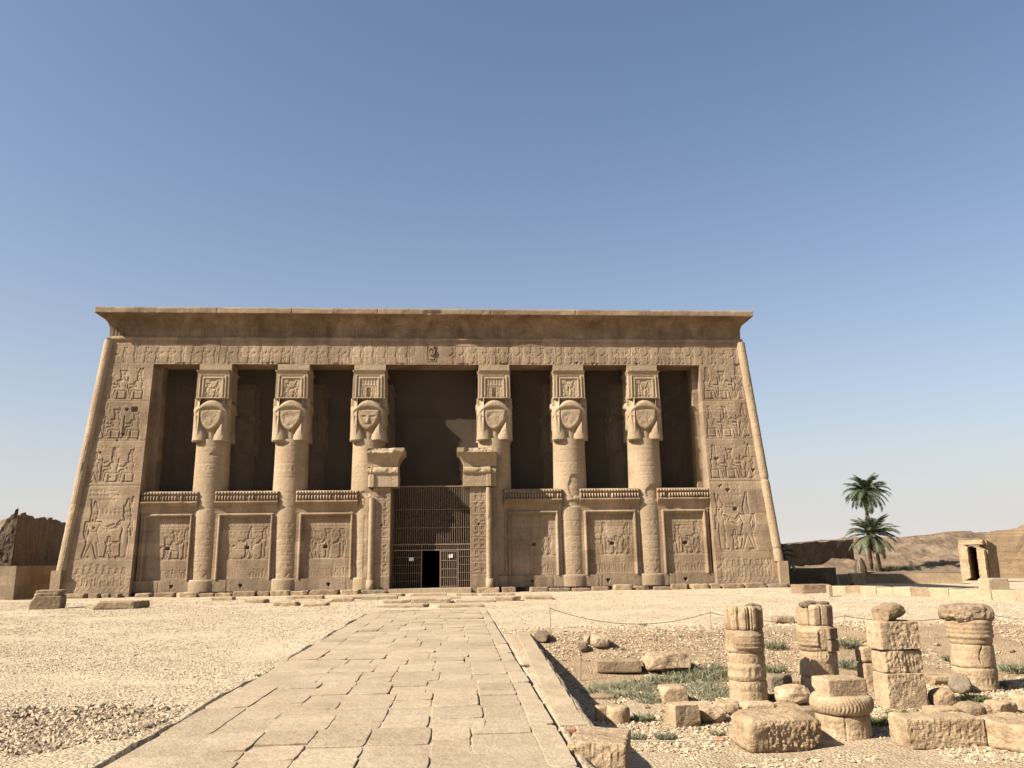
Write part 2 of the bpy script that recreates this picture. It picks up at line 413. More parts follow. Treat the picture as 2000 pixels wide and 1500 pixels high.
def groundmat(name, ca, cb, cc, vs=28, bd=.02, dirt=None):
    ca, cb, cc = kk(ca), kk(cb), kk(cc); dirt = kk(dirt) if dirt else None
    m = bpy.data.materials.new(name); n, l, b, out = nodes(m)
    geo = n.new('ShaderNodeNewGeometry'); pos = geo.outputs['Position']
    f = noise(n, l, pos, .35, 6, .6, .2)
    col = ramp(n, l, f, [(.36, ca), (.52, cb), (.66, cc)])
    v = n.new('ShaderNodeTexVoronoi'); v.inputs['Scale'].default_value = vs; l.new(pos, v.inputs['Vector'])
    sep = n.new('ShaderNodeSeparateColor'); l.new(v.outputs['Color'], sep.inputs[0])
    col = mixc(n, l, 'MULTIPLY', 1.0, col, ramp(n, l, sep.outputs[0], [(0, (.72, .70, .68)), (.5, (.98, .98, .98)), (1, (1.12, 1.12, 1.12))]))
    g = noise(n, l, pos, 3.0, 6, .7)
    col = mixc(n, l, 'MULTIPLY', 1.0, col, ramp(n, l, g, [(.3, (.82, .80, .77)), (.6, (1.06, 1.06, 1.06))]))
    if dirt:
        # the brown earth of the excavated court (by place: right of the path)
        sx = n.new('ShaderNodeSeparateXYZ'); l.new(pos, sx.inputs[0])
        wob = math_(n, l, 'MULTIPLY', math_(n, l, 'SUBTRACT', noise(n, l, pos, .8, 5, .65), .5), 2.6)
        yy = math_(n, l, 'ADD', sx.outputs[1], wob)
        mr = n.new('ShaderNodeMapRange'); mr.inputs[1].default_value = -29.4; mr.inputs[2].default_value = -31.2; l.new(yy, mr.inputs[0])
        mr2 = n.new('ShaderNodeMapRange'); mr2.inputs[1].default_value = 2.7; mr2.inputs[2].default_value = 3.2; l.new(sx.outputs[0], mr2.inputs[0])
        mr3 = n.new('ShaderNodeMapRange'); mr3.inputs[1].default_value = -34.0; mr3.inputs[2].default_value = -36.5; mr3.inputs[3].default_value = 1; mr3.inputs[4].default_value = .35; l.new(yy, mr3.inputs[0])
        k = math_(n, l, 'MULTIPLY', math_(n, l, 'MULTIPLY', mr.outputs[0], mr2.outputs[0]), mr3.outputs[0])
        m4 = n.new('ShaderNodeMapRange'); m4.inputs[1].default_value = -42.9; m4.inputs[2].default_value = -43.6; l.new(math_(n, l, 'ADD', sx.outputs[1], math_(n, l, 'MULTIPLY', wob, .2)), m4.inputs[0])
        col = mixc(n, l, 'MIX', math_(n, l, 'MULTIPLY', m4.outputs[0], mr2.outputs[0]), col, mixc(n, l, 'MULTIPLY', 1.0, kk((.62, .455, .285)), ramp(n, l, g, [(.3, (.86, .85, .83)), (.7, (1.05, 1.05, 1.05))])))
        col = mixc(n, l, 'MIX', k, col, mixc(n, l, 'MULTIPLY', 1.0, dirt, ramp(n, l, g, [(.3, (.7, .68, .66)), (.7, (1.15, 1.15, 1.15))])))
    l.new(col, b.inputs['Base Color']); b.inputs['Roughness'].default_value = .95; b.inputs['Specular IOR Level'].default_value = .1
    h = math_(n, l, 'ADD', math_(n, l, 'MULTIPLY', v.outputs['Distance'], -1.0), noise(n, l, pos, 40, 5, .7))
    bump(n, l, b, h, bd, 1.0)
    return m

M_FACADE = stone('sandstone_facade', (.262, .187, .118), (.325, .238, .155), (.38, .284, .19), .45, (1.7, .72, .010), .55)
M_COLUMN = stone('sandstone_column', (.335, .243, .152), (.39, .29, .184), (.43, .324, .21), .5, None, .25)
M_CORNICE = stone('sandstone_stained_shaded_cornice', (.17, .115, .068), (.25, .174, .107), (.33, .238, .15), .8, (4.3, 6.0, .01), .5)  # brown stain, darkened further to hold the shade under the lip
M_HALLSHADE = stone('sandstone_hall_shade', (.022, .015, .010), (.028, .020, .013), (.036, .025, .017), .4)  # near-black: the gloom indoors is put into the stone colour
M_BLOCK = stone('sandstone_block', (.31, .212, .12), (.43, .307, .185), (.515, .38, .24), 1.6, None, 0, .24, .02, 22)
M_BLOCKD = stone('brown_sandstone_block', (.25, .175, .105), (.31, .22, .135), (.36, .262, .165), 1.2, None, 0, .18, .02, 22)
M_RED = stone('reddish_block', (.27, .175, .105), (.30, .205, .128), (.33, .235, .15), 1.0, None, 0, .18, .02, 20)
M_GREY = stone('grey_stone_block', (.21, .16, .105), (.26, .20, .135), (.30, .235, .16), 1.0, None, 0, .18, .02, 20)
M_DARKROCK = stone('dark_rock', (.16, .11, .07), (.20, .14, .09), (.25, .18, .11), 1.6, None, 0, .2, .02, 24)
M_PALE = stone('pale_limestone', (.36, .27, .168), (.42, .32, .205), (.47, .365, .24), .8, None, 0, .12, .015, 20)
M_PAVE = stone('paving_stone', (.37, .286, .187), (.418, .326, .216), (.462, .364, .246), .9, None, 0, .16, .012, 26, piece=.14)
M_MUD = stone('mudbrick', (.14, .096, .058), (.19, .132, .082), (.235, .167, .105), .8, (.36, .13, .012), .3, .2, .03, 12)
M_MUDROUGH = stone('crumbled_mudbrick', (.075, .052, .033), (.11, .078, .05), (.15, .108, .07), 1.0, None, 0, .3, .08, 6)
M_MUDPALE = stone('pale_mudbrick', (.22, .153, .092), (.26, .185, .112), (.295, .215, .134), .3, (.5, .16, .012), .25, .2, .04, 6)
M_HILL = stone('hill_earth', (.13, .088, .055), (.21, .146, .092), (.28, .20, .13), .22, None, 0, .26, .25, 1.4)
M_GROUND = groundmat('gravel_ground', (.53, .418, .278), (.595, .474, .32), (.65, .522, .363), 26, .03, dirt=(.40, .288, .178))
M_PEB = pebble('pebbles_pale', (.60, .475, .32), .34, 1.2)
M_PEBD = pebble('pebbles_brown', (.46, .345, .22), .45, 1.4)
M_PEBB = pebble('pebbles_dark_brown', (.38, .285, .185), .4, 1.45)
M_IRON = plain('iron_bars', (.20, .135, .08), .7, 0, .25)
M_FRAME = plain('gate_frame_iron', (.24, .165, .105), .65, 0, .2)
M_PAPER = plain('paper', (.78, .76, .72), .7, 0, .05)
M_ROPE = plain('rope', (.16, .11, .06), .9, 0, .2)
M_CORD = plain('white_cord', (.42, .36, .28), .8, 0, .1)
M_POST = plain('thin_post', (.30, .22, .13), .7, 0, .2)
M_BRICK = plain('red_brick', (.42, .19, .10), .9, 0, .25)
M_PALM = leafmat('palm_leaf', (.032, .047, .02), (.105, .122, .062), .2)
M_PALMDRY = leafmat('dry_palm_leaf', (.07, .043, .022), (.12, .076, .04), .15)
M_TRUNK = stone('palm_trunk', (.10, .065, .035), (.16, .105, .06), (.21, .145, .085), 2.0, None, 0, .35, .05, 8)
M_SCRUB = leafmat('grey_green_scrub', (.15, .15, .082), (.31, .295, .185), .3)
M_SCRUBG = leafmat('green_scrub', (.08, .10, .037), (.19, .20, .09), .3)
M_WOOD = plain('grey_wood', (.22, .16, .1), .9)

def netmat():
    m = bpy.data.materials.new('bird_netting'); n, l, b, out = nodes(m)
    geo = n.new('ShaderNodeNewGeometry')
    f = noise(n, l, geo.outputs['Position'], .7, 6, .6)
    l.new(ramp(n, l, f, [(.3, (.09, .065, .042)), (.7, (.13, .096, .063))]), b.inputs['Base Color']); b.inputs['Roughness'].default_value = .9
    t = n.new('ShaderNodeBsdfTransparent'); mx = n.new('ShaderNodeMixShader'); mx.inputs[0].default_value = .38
    l.new(t.outputs[0], mx.inputs[1]); l.new(b.outputs[0], mx.inputs[2]); l.new(mx.outputs[0], out.inputs[0])
    return m
M_NET = netmat()

# ================================================================== GROUND
def terrain():
    def axis(pts):
        out = []
        for a, b, s in pts: out += list(np.arange(a, b, s))
        return np.array(out+[pts[-1][1]])
    xs = axis([(-420, -60, 18), (-60, -25, 2.5), (-25, -10, .5), (-10, -1.7, .16), (-1.7, -1.1, .03), (-1.1, 2.4, .25), (2.4, 3.6, .05), (3.6, 12, .12), (12, 22, .25), (22, 48, .8), (48, 100, 4), (100, 460, 18)])
    ys = axis([(-58, -46.5, .8), (-46.5, -40, .1), (-40, -30, .14), (-30, -18, .25), (-18, 4, .5), (4, 40, 2), (40, 120, 8), (120, 1500, 90)])
    X, Y = np.meshgrid(xs, ys, indexing='ij')
    Z = zg(X, Y)
    mb = MB(); mb.grid(np.stack([X, Y, Z], -1))
    return tag(mb.build('ground', M_GROUND, smooth=True), kind='structure')
terrain()

def hills():
    sky_px = [(1400, 1076), (1522, 1067), (1568, 1060), (1600, 1056), (1636, 1052), (1700, 1051), (1761, 1051), (1790, 1048), (1818, 1046), (1844, 1041), (1880, 1039), (1930, 1040), (2000, 1036), (2100, 1028), (2400, 1030), (3200, 1040)]
    az = np.array([math.atan2(ray(*p)[0], ray(*p)[1]) for p in sky_px]); te = np.array([ray(*p)[2]/math.hypot(ray(*p)[0], ray(*p)[1]) for p in sky_px])
    A = np.linspace(az[0], az[10], 700); A = np.concatenate([A, np.linspace(az[10], az[-1], 300)[1:]]); D = np.concatenate([np.linspace(112, 205, 150), np.linspace(210, 460, 12)])
    a, d = np.meshgrid(A, D, indexing='ij')
    X = CAM[0]+d*np.sin(a); Y = CAM[1]+d*np.cos(a)
    crest = 185+10*np.sin(a*23)
    top = np.interp(a, az, te)*crest+CAM[2]
    rise = sstep(92, 1, d)*0+np.clip((d-118)/(crest-118), 0, 1)
    n1 = fbm(X*.045, Y*.045, seed=31, oct=5)
    rid = 1-2*np.abs(fbm(X*.11, Y*.07, seed=36, oct=5)); rid2 = 1-2*np.abs(fbm(X*.35, Y*.2, seed=37, oct=4))
    prof = .5*rise**.7+.5*sstep(0.05, .95, rise+.9*n1)
    Z = -.95+(top+.95)*np.clip(prof, 0, 1)+3.0*n1*np.sin(pi*rise)+(1.9*(rid-.8)+.9*(rid2-.8))*sstep(.02, .3, rise)+.5*fbm(X*.9, Y*.6, seed=38, oct=4)*sstep(0, .2, rise)
    Z = np.where(d > crest, np.minimum(Z, top-(d-crest)*.03), Z)
    Z = np.minimum(Z, CAM[2]+d*(np.interp(a, az, te)+.0012))
    mb = MB(); mb.grid(np.stack([X, Y, Z], -1), flip=True)
    return tag(mb.build('hills', M_HILL, smooth=True), kind='structure')
hills()

def paved_path():
    rnd = random.Random(4)
    mb = MB(); x0, x1, y0, y1 = -1.25, 2.6, -54.0, -21.5
    def slab(ax, bx, ay, by, dz, tx, ty):
        g = .0015+rnd.random()**4*.012
        ax += g; bx -= g; ay += g; by -= g
        c = [(ax+rnd.uniform(-.006, .006), ay+rnd.uniform(-.007, .007)), (bx+rnd.uniform(-.006, .006), ay+rnd.uniform(-.007, .007)), (bx+rnd.uniform(-.006, .006), by+rnd.uniform(-.007, .007)), (ax+rnd.uniform(-.012, .012), by+rnd.uniform(-.007, .007))]
        # outline with worn corners and small chips along each side
        ring = []
        for i in range(4):
            (px, py), (qx, qy) = c[i], c[(i+1) % 4]
            L = math.hypot(qx-px, qy-py); m = max(3, int(L/.13))
            for j in range(m):
                t = (j+.0)/m
                w = .022 if j == 0 else max(0, rnd.gauss(0, .0045))
                nx, ny = -(qy-py)/L, (qx-px)/L
                if j == 0:
                    ring.append((px+(c[i-1][0]-px)*.03+(qx-px)*.03, py+(c[i-1][1]-py)*.03+(qy-py)*.03))
                else: ring.append((px+(qx-px)*t+nx*w, py+(qy-py)*t+ny*w))
        ring = np.array(ring); ctr = ring.mean(0); k = len(ring)
        def lv(s, z):
            r = ctr+(ring-ctr)*(1-s/np.maximum(.2, np.linalg.norm(ring-ctr, axis=1))[:, None])
            zz = z+dz+tx*(r[:, 0]-ctr[0])+ty*(r[:, 1]-ctr[1])
            return np.column_stack([r, zz])
        V = np.vstack([lv(0, -.2), lv(0, -.007), lv(.004, -.0015), lv(.012, 0)])
        I = np.arange(k); J = (I+1) % k
        q = np.vstack([np.stack([I+a*k, J+a*k, J+(a+1)*k, I+(a+1)*k], -1) for a in range(3)])
        base = mb.n; mb.add(V, q)
        mb.F.setdefault(k, []).append(np.array([base+3*k+I]))
    y = y0
    yl = yr = y0
    while yl < y1:                                        # kerb strips
        L = rnd.uniform(.9, 1.7); slab(-1.25, -.74, yl, min(yl+L, y1), rnd.gauss(0, .006), 0, rnd.gauss(0, .004)); yl += L
    while yr < y1:
        L = rnd.uniform(.9, 1.8); slab(2.36, 2.6, yr, min(yr+L, y1), rnd.gauss(0, .006), 0, 0); yr += L
    while y < y1:
        H = rnd.uniform(.8, 1.3); ye = min(y+H, y1); n = rnd.choice([5, 6, 6])
        cut = [-.74]+[-.74+3.1*(k+rnd.uniform(-.2, .2))/n for k in range(1, n)]+[2.36]
        for a, b in zip(cut[:-1], cut[1:]):
            t = rnd.random(); ys_ = [y, ye]
            if H > .8 and t < .92: ys_ = [y, y+(ye-y)*rnd.uniform(.3, .7), ye]
            for q0, q1 in zip(ys_[:-1], ys_[1:]):
                if b-a > .75 and q1-q0 > .5 and rnd.random() < .3:
                    m = a+(b-a)*rnd.uniform(.35, .65); slab(a, m, q0, q1, rnd.gauss(0, .006), rnd.gauss(0, .005), rnd.gauss(0, .005)); slab(m, b, q0, q1, rnd.gauss(0, .006), 0, 0)
                else: slab(a, b, q0, q1, rnd.gauss(0, .008), rnd.gauss(0, .007), rnd.gauss(0, .007))
        y = ye
    # sand bedding that fills the joints almost to the top
    xs = np.linspace(x0+.03, x1-.03, 40); ys = np.arange(y0, y1, .12)
    X, Y = np.meshgrid(xs, ys, indexing='ij')
    fill = -.016+.09*np.clip(fbm(X*1.1, Y*1.1, seed=71)+.12, -.3, .5)
    fill = np.minimum(fill, -.0045)
    mb.grid(np.stack([X, Y, fill], -1))
    return tag(mb.build('path', M_PAVE), kind='structure')
paved_path()

# ------------------------------------------------------------------ gravel (uncountable)
OCT = np.array([(1, 0, 0), (-1, 0, 0), (0, 1, 0), (0, -1, 0), (0, 0, 1), (0, 0, -1)], float)
OCTF = np.array([(0, 2, 4), (2, 1, 4), (1, 3, 4), (3, 0, 4), (2, 0, 5), (1, 2, 5), (3, 1, 5), (0, 3, 5)])
def stones(name, xy, size, mat, seed):
    r = np.random.default_rng(seed); n = len(xy)
    V = OCT[None]*(1+r.uniform(-.35, .35, (n, 6, 1)))+r.uniform(-.22, .22, (n, 6, 3))
    V = V*(size[:, None, None]*np.stack([r.uniform(.7, 1.25, n), r.uniform(.7, 1.25, n), r.uniform(.4, .8, n)], -1)[:, None])
    a = r.uniform(0, 2*pi, n); c, s = np.cos(a)[:, None], np.sin(a)[:, None]
    t = r.uniform(-.6, .6, n); ct, st = np.cos(t)[:, None], np.sin(t)[:, None]
    x, y, z = V[..., 0], V[..., 1], V[..., 2]
    y, z = y*ct-z*st, y*st+z*ct
    x, y = x*c-y*s, x*s+y*c
    P = np.stack([x+xy[:, None, 0], y+xy[:, None, 1], z+(zg(xy[:, 0], xy[:, 1])+size*.18)[:, None]], -1)
    F = (OCTF[None]+6*np.arange(n)[:, None, None]).reshape(-1, 3)
    return tag(mesh_np(name, P.reshape(-1, 3), [F], mat, smooth=False), kind='stuff')
def scatter(n, xr, yr, seed, keep, p=1.2):
    r = np.random.default_rng(seed); out = []
    tot = 0
    while tot < n:
        k = n*3
        y = yr[0]+(yr[1]-yr[0])*r.random(k); x = xr[0]+(xr[1]-xr[0])*r.random(k)
        d = np.maximum(5.5, y-CAM[1])
        ok = (r.random(k) < (5.5/d)**p) & (np.abs((x-CAM[0]-.067*d)/d) < .68) & keep(x, y)
        out.append(np.stack([x, y], -1)[ok]); tot += ok.sum()
    return np.vstack(out)[:n], r
xy, r = scatter(62000, (-26, -1.34), (-46, -4), 1, lambda x, y: (fbm(x*.4, y*.4, seed=77, oct=5)+.22 > np.random.default_rng(1).random(x.shape)*.35) & ~((x > -2.2) & (y < -42.3)))
stones('gravel', xy, .006+.013*r.random(len(xy))**2.5+.00028*(xy[:, 1]-CAM[1]), M_PEB, 2)
xy, r = scatter(9500, (-7, -1.45), (-43, -39.5), 3, lambda x, y: np.sqrt(((x+3.1)/1.9)**2+((y+41.25)/1.15)**2)+.9*fbm(x*1.3, y*1.3, seed=8) < .62+.5*np.random.default_rng(5).random(x.shape), .2)
stones('coarse_gravel', xy, .014+.034*r.random(len(xy))**2, M_PEBB, 4)
xy, r = scatter(30000, (2.68, 30), (-43.2, -29.5), 5, lambda x, y: ((x > 3.35) | (y > -31)) & (fbm(x*.6, y*.6, seed=21) > -.12), 1.0)
stones('rubble_gravel', xy, .011+.024*r.random(len(xy))**2+.0004*(xy[:, 1]-CAM[1]), M_PEBD, 6)
xy, r = scatter(16000, (2.62, 34), (-31, -4), 7, lambda x, y: np.ones_like(x, bool), .8)
stones('gravel', xy, .007+.015*r.random(len(xy))**2.5+.0003*(xy[:, 1]-CAM[1]), M_PEB, 8)
xy, r = scatter(900, (2.62, 12), (-47, -43.2), 9, lambda x, y: fbm(x*.8, y*.8, seed=3) > .02, .3)
stones('gravel', xy, .004+.012*r.random(len(xy))**3, M_PEBD, 10)

# ================================================================== TEMPLE
B = 0.0756                                   # batter of the walls
ZL, ZA, ZT, ZC = 13.94, 15.45, 15.75, 17.42   # lintel soffit, top of architrave, top of torus, top of cornice
XI = 17.39; YC = 1.68
CX = (-13.57, -8.74, -3.95, 3.95, 8.74, 13.57)
temple = empty('temple', (0, 0, 0))
tag(temple, 'long sandstone temple with six goddess-headed columns between battered carved end walls', 'temple')

def pier(side):
    """front of the end wall: side -1 left, +1 right"""
    rnd = random.Random(10+side)
    if side < 0: X, Z = gridxz(0, 4.0, -.3, ZL, .034, lambda z: -(21.45-B*z), lambda z: np.full_like(z, -XI))
    else: X, Z = gridxz(0, 4.0, -.3, ZL, .034, lambda z: np.full_like(z, XI), lambda z: 21.45-B*z)
    c = Carve(X, Z); c.wear(.010, 40+side, 1.0); c.courses(.78, .012, 5+side)
    s = side
    for z in (11.55, 9.05, 6.3): c.line(-25, z, 25, z, .012, .03)
    c.line(-25, 1.95, 25, 1.95, .012, .02); c.line(-25, .35, 25, .35, .012, .02)
    # big lower scene
    if s < 0:
        c.fig(king, -19.85, 2.02, 3.55, 1, .065, .05, cr='double'); c.fig(king, -18.85, 2.02, 1.55, 1, .07, .04, cr='cap', arm=0); c.fig(lady, -18.0, 2.02, 3.75, -1, .065, .05, cr='double')
        tops = [(11.65, ((king, -20.0, 'cap'), (seat_fig, -19.25, 'disc'), (seat_fig, -18.25, 'double'))), (9.15, ((king, -20.1, 'cap'), (seat_fig, -19.35, 'disc'), (seat_fig, -18.2, 'sun'))), (6.5, ((king, -20.2, 'cap'), (seat_fig, -19.2, 'plumes'), (seat_fig, -18.25, 'double')))]
    else:
        c.fig(king, 19.55, 2.05, 3.65, -1, .065, .05, cr='white'); c.fig(king, 18.75, 2.05, 1.5, 1, .06, .04, cr='cap', arm=0); c.fig(lady, 17.95, 2.05, 3.6, 1, .065, .05, cr='double')
        tops = [(11.65, ((king, 19.85, 'plumes'), (seat_fig, 18.9, 'disc'), (seat_fig, 17.95, 'plumes'))), (9.15, ((king, 19.95, 'white'), (seat_fig, 18.95, 'double'), (seat_fig, 17.95, 'white'))), (6.5, ((king, 20.05, 'white'), (seat_fig, 18.95, 'disc'), (seat_fig, 17.95, 'plumes')))]
    for z, row in tops:
        for f, x, cr in row: c.fig(f, x, z, 2.25 if f is king else 2.15, (1 if f is king else -1)*-s, .058, .045, cr=cr)
        xo = abs(row[0][1])
        for k in range(3): c.glyphs(s*18.0-.45+k*s*.75, s*18.0-.05+k*s*.75, z+1.65, z+2.25, .17, rnd, .022, .55)
    # writing above the big scene
    c.glyphs(-20.3 if s < 0 else 18.3, -18.5 if s < 0 else 19.3, 5.3, 6.1, .2, rnd, .024, .8)
    c.glyphs(-19.5 if s < 0 else 18.3, -18.3 if s < 0 else 19.1, 4.55, 4.95, .2, rnd, .024, .8)
    for k in range(9):
        x = s*(17.8+k*.37)
        c.fig(king if k % 2 else lady, x, .42, 1.15+.15*rnd.random(), 1 if rnd.random() < .5 else -1, .035, .04, cr=rnd.choice(['cap', 'disc', 'plumes']))
    x = -21.0
    for k in range(12): c.line(s*17.6+s*k*.3, .18, s*17.6+s*k*.3+.15, .3, .02, .02)
    for k in range(9): c.hole(s*rnd.uniform(17.7, 20.3), rnd.uniform(2, 13), rnd.uniform(.03, .07), .12)
    if s < 0: c.sq(-18.23, 11.0, .17, .15, .2); c.hole(-18.7, 11.0, .09, .15); c.hole(-18.75, 9.45, .09, .15)
    else: c.sq(18.9, 4.55, .12, .09, .2); c.hole(18.55, 5.75, .12, .15); c.hole(20.3, 7.0, .1, .2); c.hole(18.0, 7.7, .14, .1)
    Y = B*Z+c.H
    mb = MB(); relief(mb, X, Z, Y, back=3.2)
    o = mb.build('end_wall', M_FACADE, temple, smooth=True)
    # rounded moulding along the outer corner
    rnd2 = np.random.default_rng(6+side)
    zz = np.arange(1.35, ZA+.05, .07); nt_ = 16
    th = np.linspace(0, 2*pi, nt_, endpoint=False)
    T, ZZ = np.meshgrid(th, zz, indexing='ij')
    dmg = np.clip(fbm(np.cos(T)*1.2, ZZ*.8, np.sin(T)*1.2, seed=55+side, oct=4)-.1, 0, 1)
    if side < 0: dmg = dmg+.22*np.exp(-((ZZ-9.8)/.55)**2)*np.clip(.5+fbm(ZZ*4, T, seed=2), 0, 1)
    else: dmg = dmg+.3*np.exp(-((ZZ-6.4)/.10)**2)+.2*np.exp(-((ZZ-2.1)/.08)**2)
    R_ = .295*(1+.05*fbm(np.cos(T)*3, ZZ*3, np.sin(T)*3, seed=7))-.35*dmg*.5
    R_ = R_-.012*np.exp(-((ZZ/.8-np.floor(ZZ/.8)-.5)*.8/.03)**2)-.008*(np.sin(ZZ*2*pi/.21) > .75)
    cx = side*(21.45-B*ZZ); cy = B*ZZ+.06
    P = np.stack([cx+R_*np.cos(T), cy+R_*np.sin(T), ZZ], -1)
    mb = MB(); mb.grid(P, close_u=True)
    # squared foot of the moulding
    a = side*21.75; b = side*21.2
    mb.box((min(a, b), -.27, -.3), (max(a, b), .4, 1.36))
    mb.build('corner_moulding', M_COLUMN, o, smooth=False)
    # reveal that frames the first opening
    mb = MB()
    xa, xb = (-XI+.003, -XI+.36) if side < 0 else (XI-.36, XI-.003)
    mb.box((xa, 1.75, 5.6), (xb, 2.9, ZL-.02))
    mb.build('door_post', M_FACADE, o)
    return o
pier(-1); pier(1)

def architrave():
    rnd = random.Random(77)
    X, Z = gridxz(0, 40.6, ZL, ZA+.02, .034, lambda z: -(21.45-B*z), lambda z: 21.45-B*z)
    c = Carve(X, Z); c.wear(.008, 61); c.line(-25, ZL+.03, 25, ZL+.03, .012, .02)
    c.line(-25, ZL+1.2, 25, ZL+1.2, .012, .018)
    x = -19.9; k = 0
    while x < 19.9:
        if abs(x) > 1.1:
            f = king if rnd.random() < .65 else lady
            c.fig(f, x, ZL+.08, 1.12+.1*rnd.random(), 1 if x < 0 else -1, .04, .03, .006, **({'cr': rnd.choice(['cap', 'disc', 'plumes']), 'arm': 2} if f is king else {'cr': 'disc'}))
            if rnd.random() < .35: c.glyphs(x+.25, x+.5, ZL+.15, ZL+.95, .13, rnd, .016, .6)
        x += .64+.14*rnd.random(); k += 1
    for xj in (-13.4, -9.0, -4.4, 4.1, 8.0, 12.9): c.line(xj, ZL, xj+.03, ZA, .008, .04)
    for k in range(7): c.hole(rnd.uniform(-19, 19), ZL+rnd.random()*.12, .09, .1)
    # broken lower edge
    c.H = c.H+.12*sstep(ZL+.13, ZL, Z)*np.clip(fbm(X*1.5, Z*1.5, seed=91)-.08, 0, 1)*3
    Y = B*Z+c.H
    mb = MB(); relief(mb, X, Z, Y, back=2.75)
    # ceiling slabs behind, one step higher
    o = mb.build('architrave', M_FACADE, temple, smooth=True)
    # small carved head in a niche at the middle
    u = np.linspace(-.3, .3, 34); v = np.linspace(0, 1.12, 60)
    Uu, V = np.meshgrid(u, v); D = np.full_like(Uu, -.05)
    fr = np.maximum(abs(Uu)-.25, abs(V-.56)-.52); D = np.where(fr > 0, .02, D)
    D = np.maximum(D, .14-.9*np.clip(np.hypot(Uu/.15, (V-.62)/.20)-.55, 0, 1))
    wig = np.minimum(abs(np.hypot(Uu/.2, (V-.66)/.24)-.9), 1); D = np.maximum(D, np.where((wig < .22) & (V > .40), .12, -9))
    D = np.maximum(D, np.where((V > .9) & (abs(Uu) < .18) & (V < 1.06), .08, -9)); D = np.maximum(D, np.where((V < .26) & (V > .12) & (abs(Uu) < .17-.4*abs(V-.19)), .06, -9))
    D = D-.012*(abs(V-.68) < .02)*(abs(abs(Uu)-.06) < .035)
    mb = MB(); zc = V+ZL+.2
    relief(mb, Uu-.05, zc, B*zc-D-.01, back=1.3)
    mb.build('carved_head', M_CORNICE, o, smooth=True)
architrave()

def u_path(n_front, n_side, y_end):
    """outline of the building seen from above: left side, front, right side; returns t in [-1..1] pieces"""
    left = [(-1, t) for t in np.linspace(1, 0, n_side, endpoint=False)]
    front = [(0, t) for t in np.linspace(-1, 1, n_front)]
    right = [(1, t) for t in np.linspace(0, 1, n_side+1)[1:]]
    return left+front+right
def sweep(prof, n_front=900, n_side=24, y_end=26.0, nz=None, xb=20.28, yb=1.17, side=1.0):
    """prof: list of (overhang, z); returns P (npath, nprof, 3) and the front coordinate"""
    path = u_path(n_front, n_side, y_end)
    pr = np.array(prof); P = np.zeros((len(path), len(pr), 3)); fx = np.zeros(len(path)); isf = np.zeros(len(path), bool)
    for i, (k, t) in enumerate(path):
        o = pr[:, 0]
        if k == 0: x = t*(xb+o*side); y = yb-o; fx[i] = t*xb; isf[i] = True
        else: x = k*(xb+o*side)*np.ones_like(o); y = (yb-o)+t*(y_end-yb+o); fx[i] = k*(xb+t*25)
        P[i, :, 0] = x; P[i, :, 1] = y; P[i, :, 2] = pr[:, 1]
    return P, fx, isf

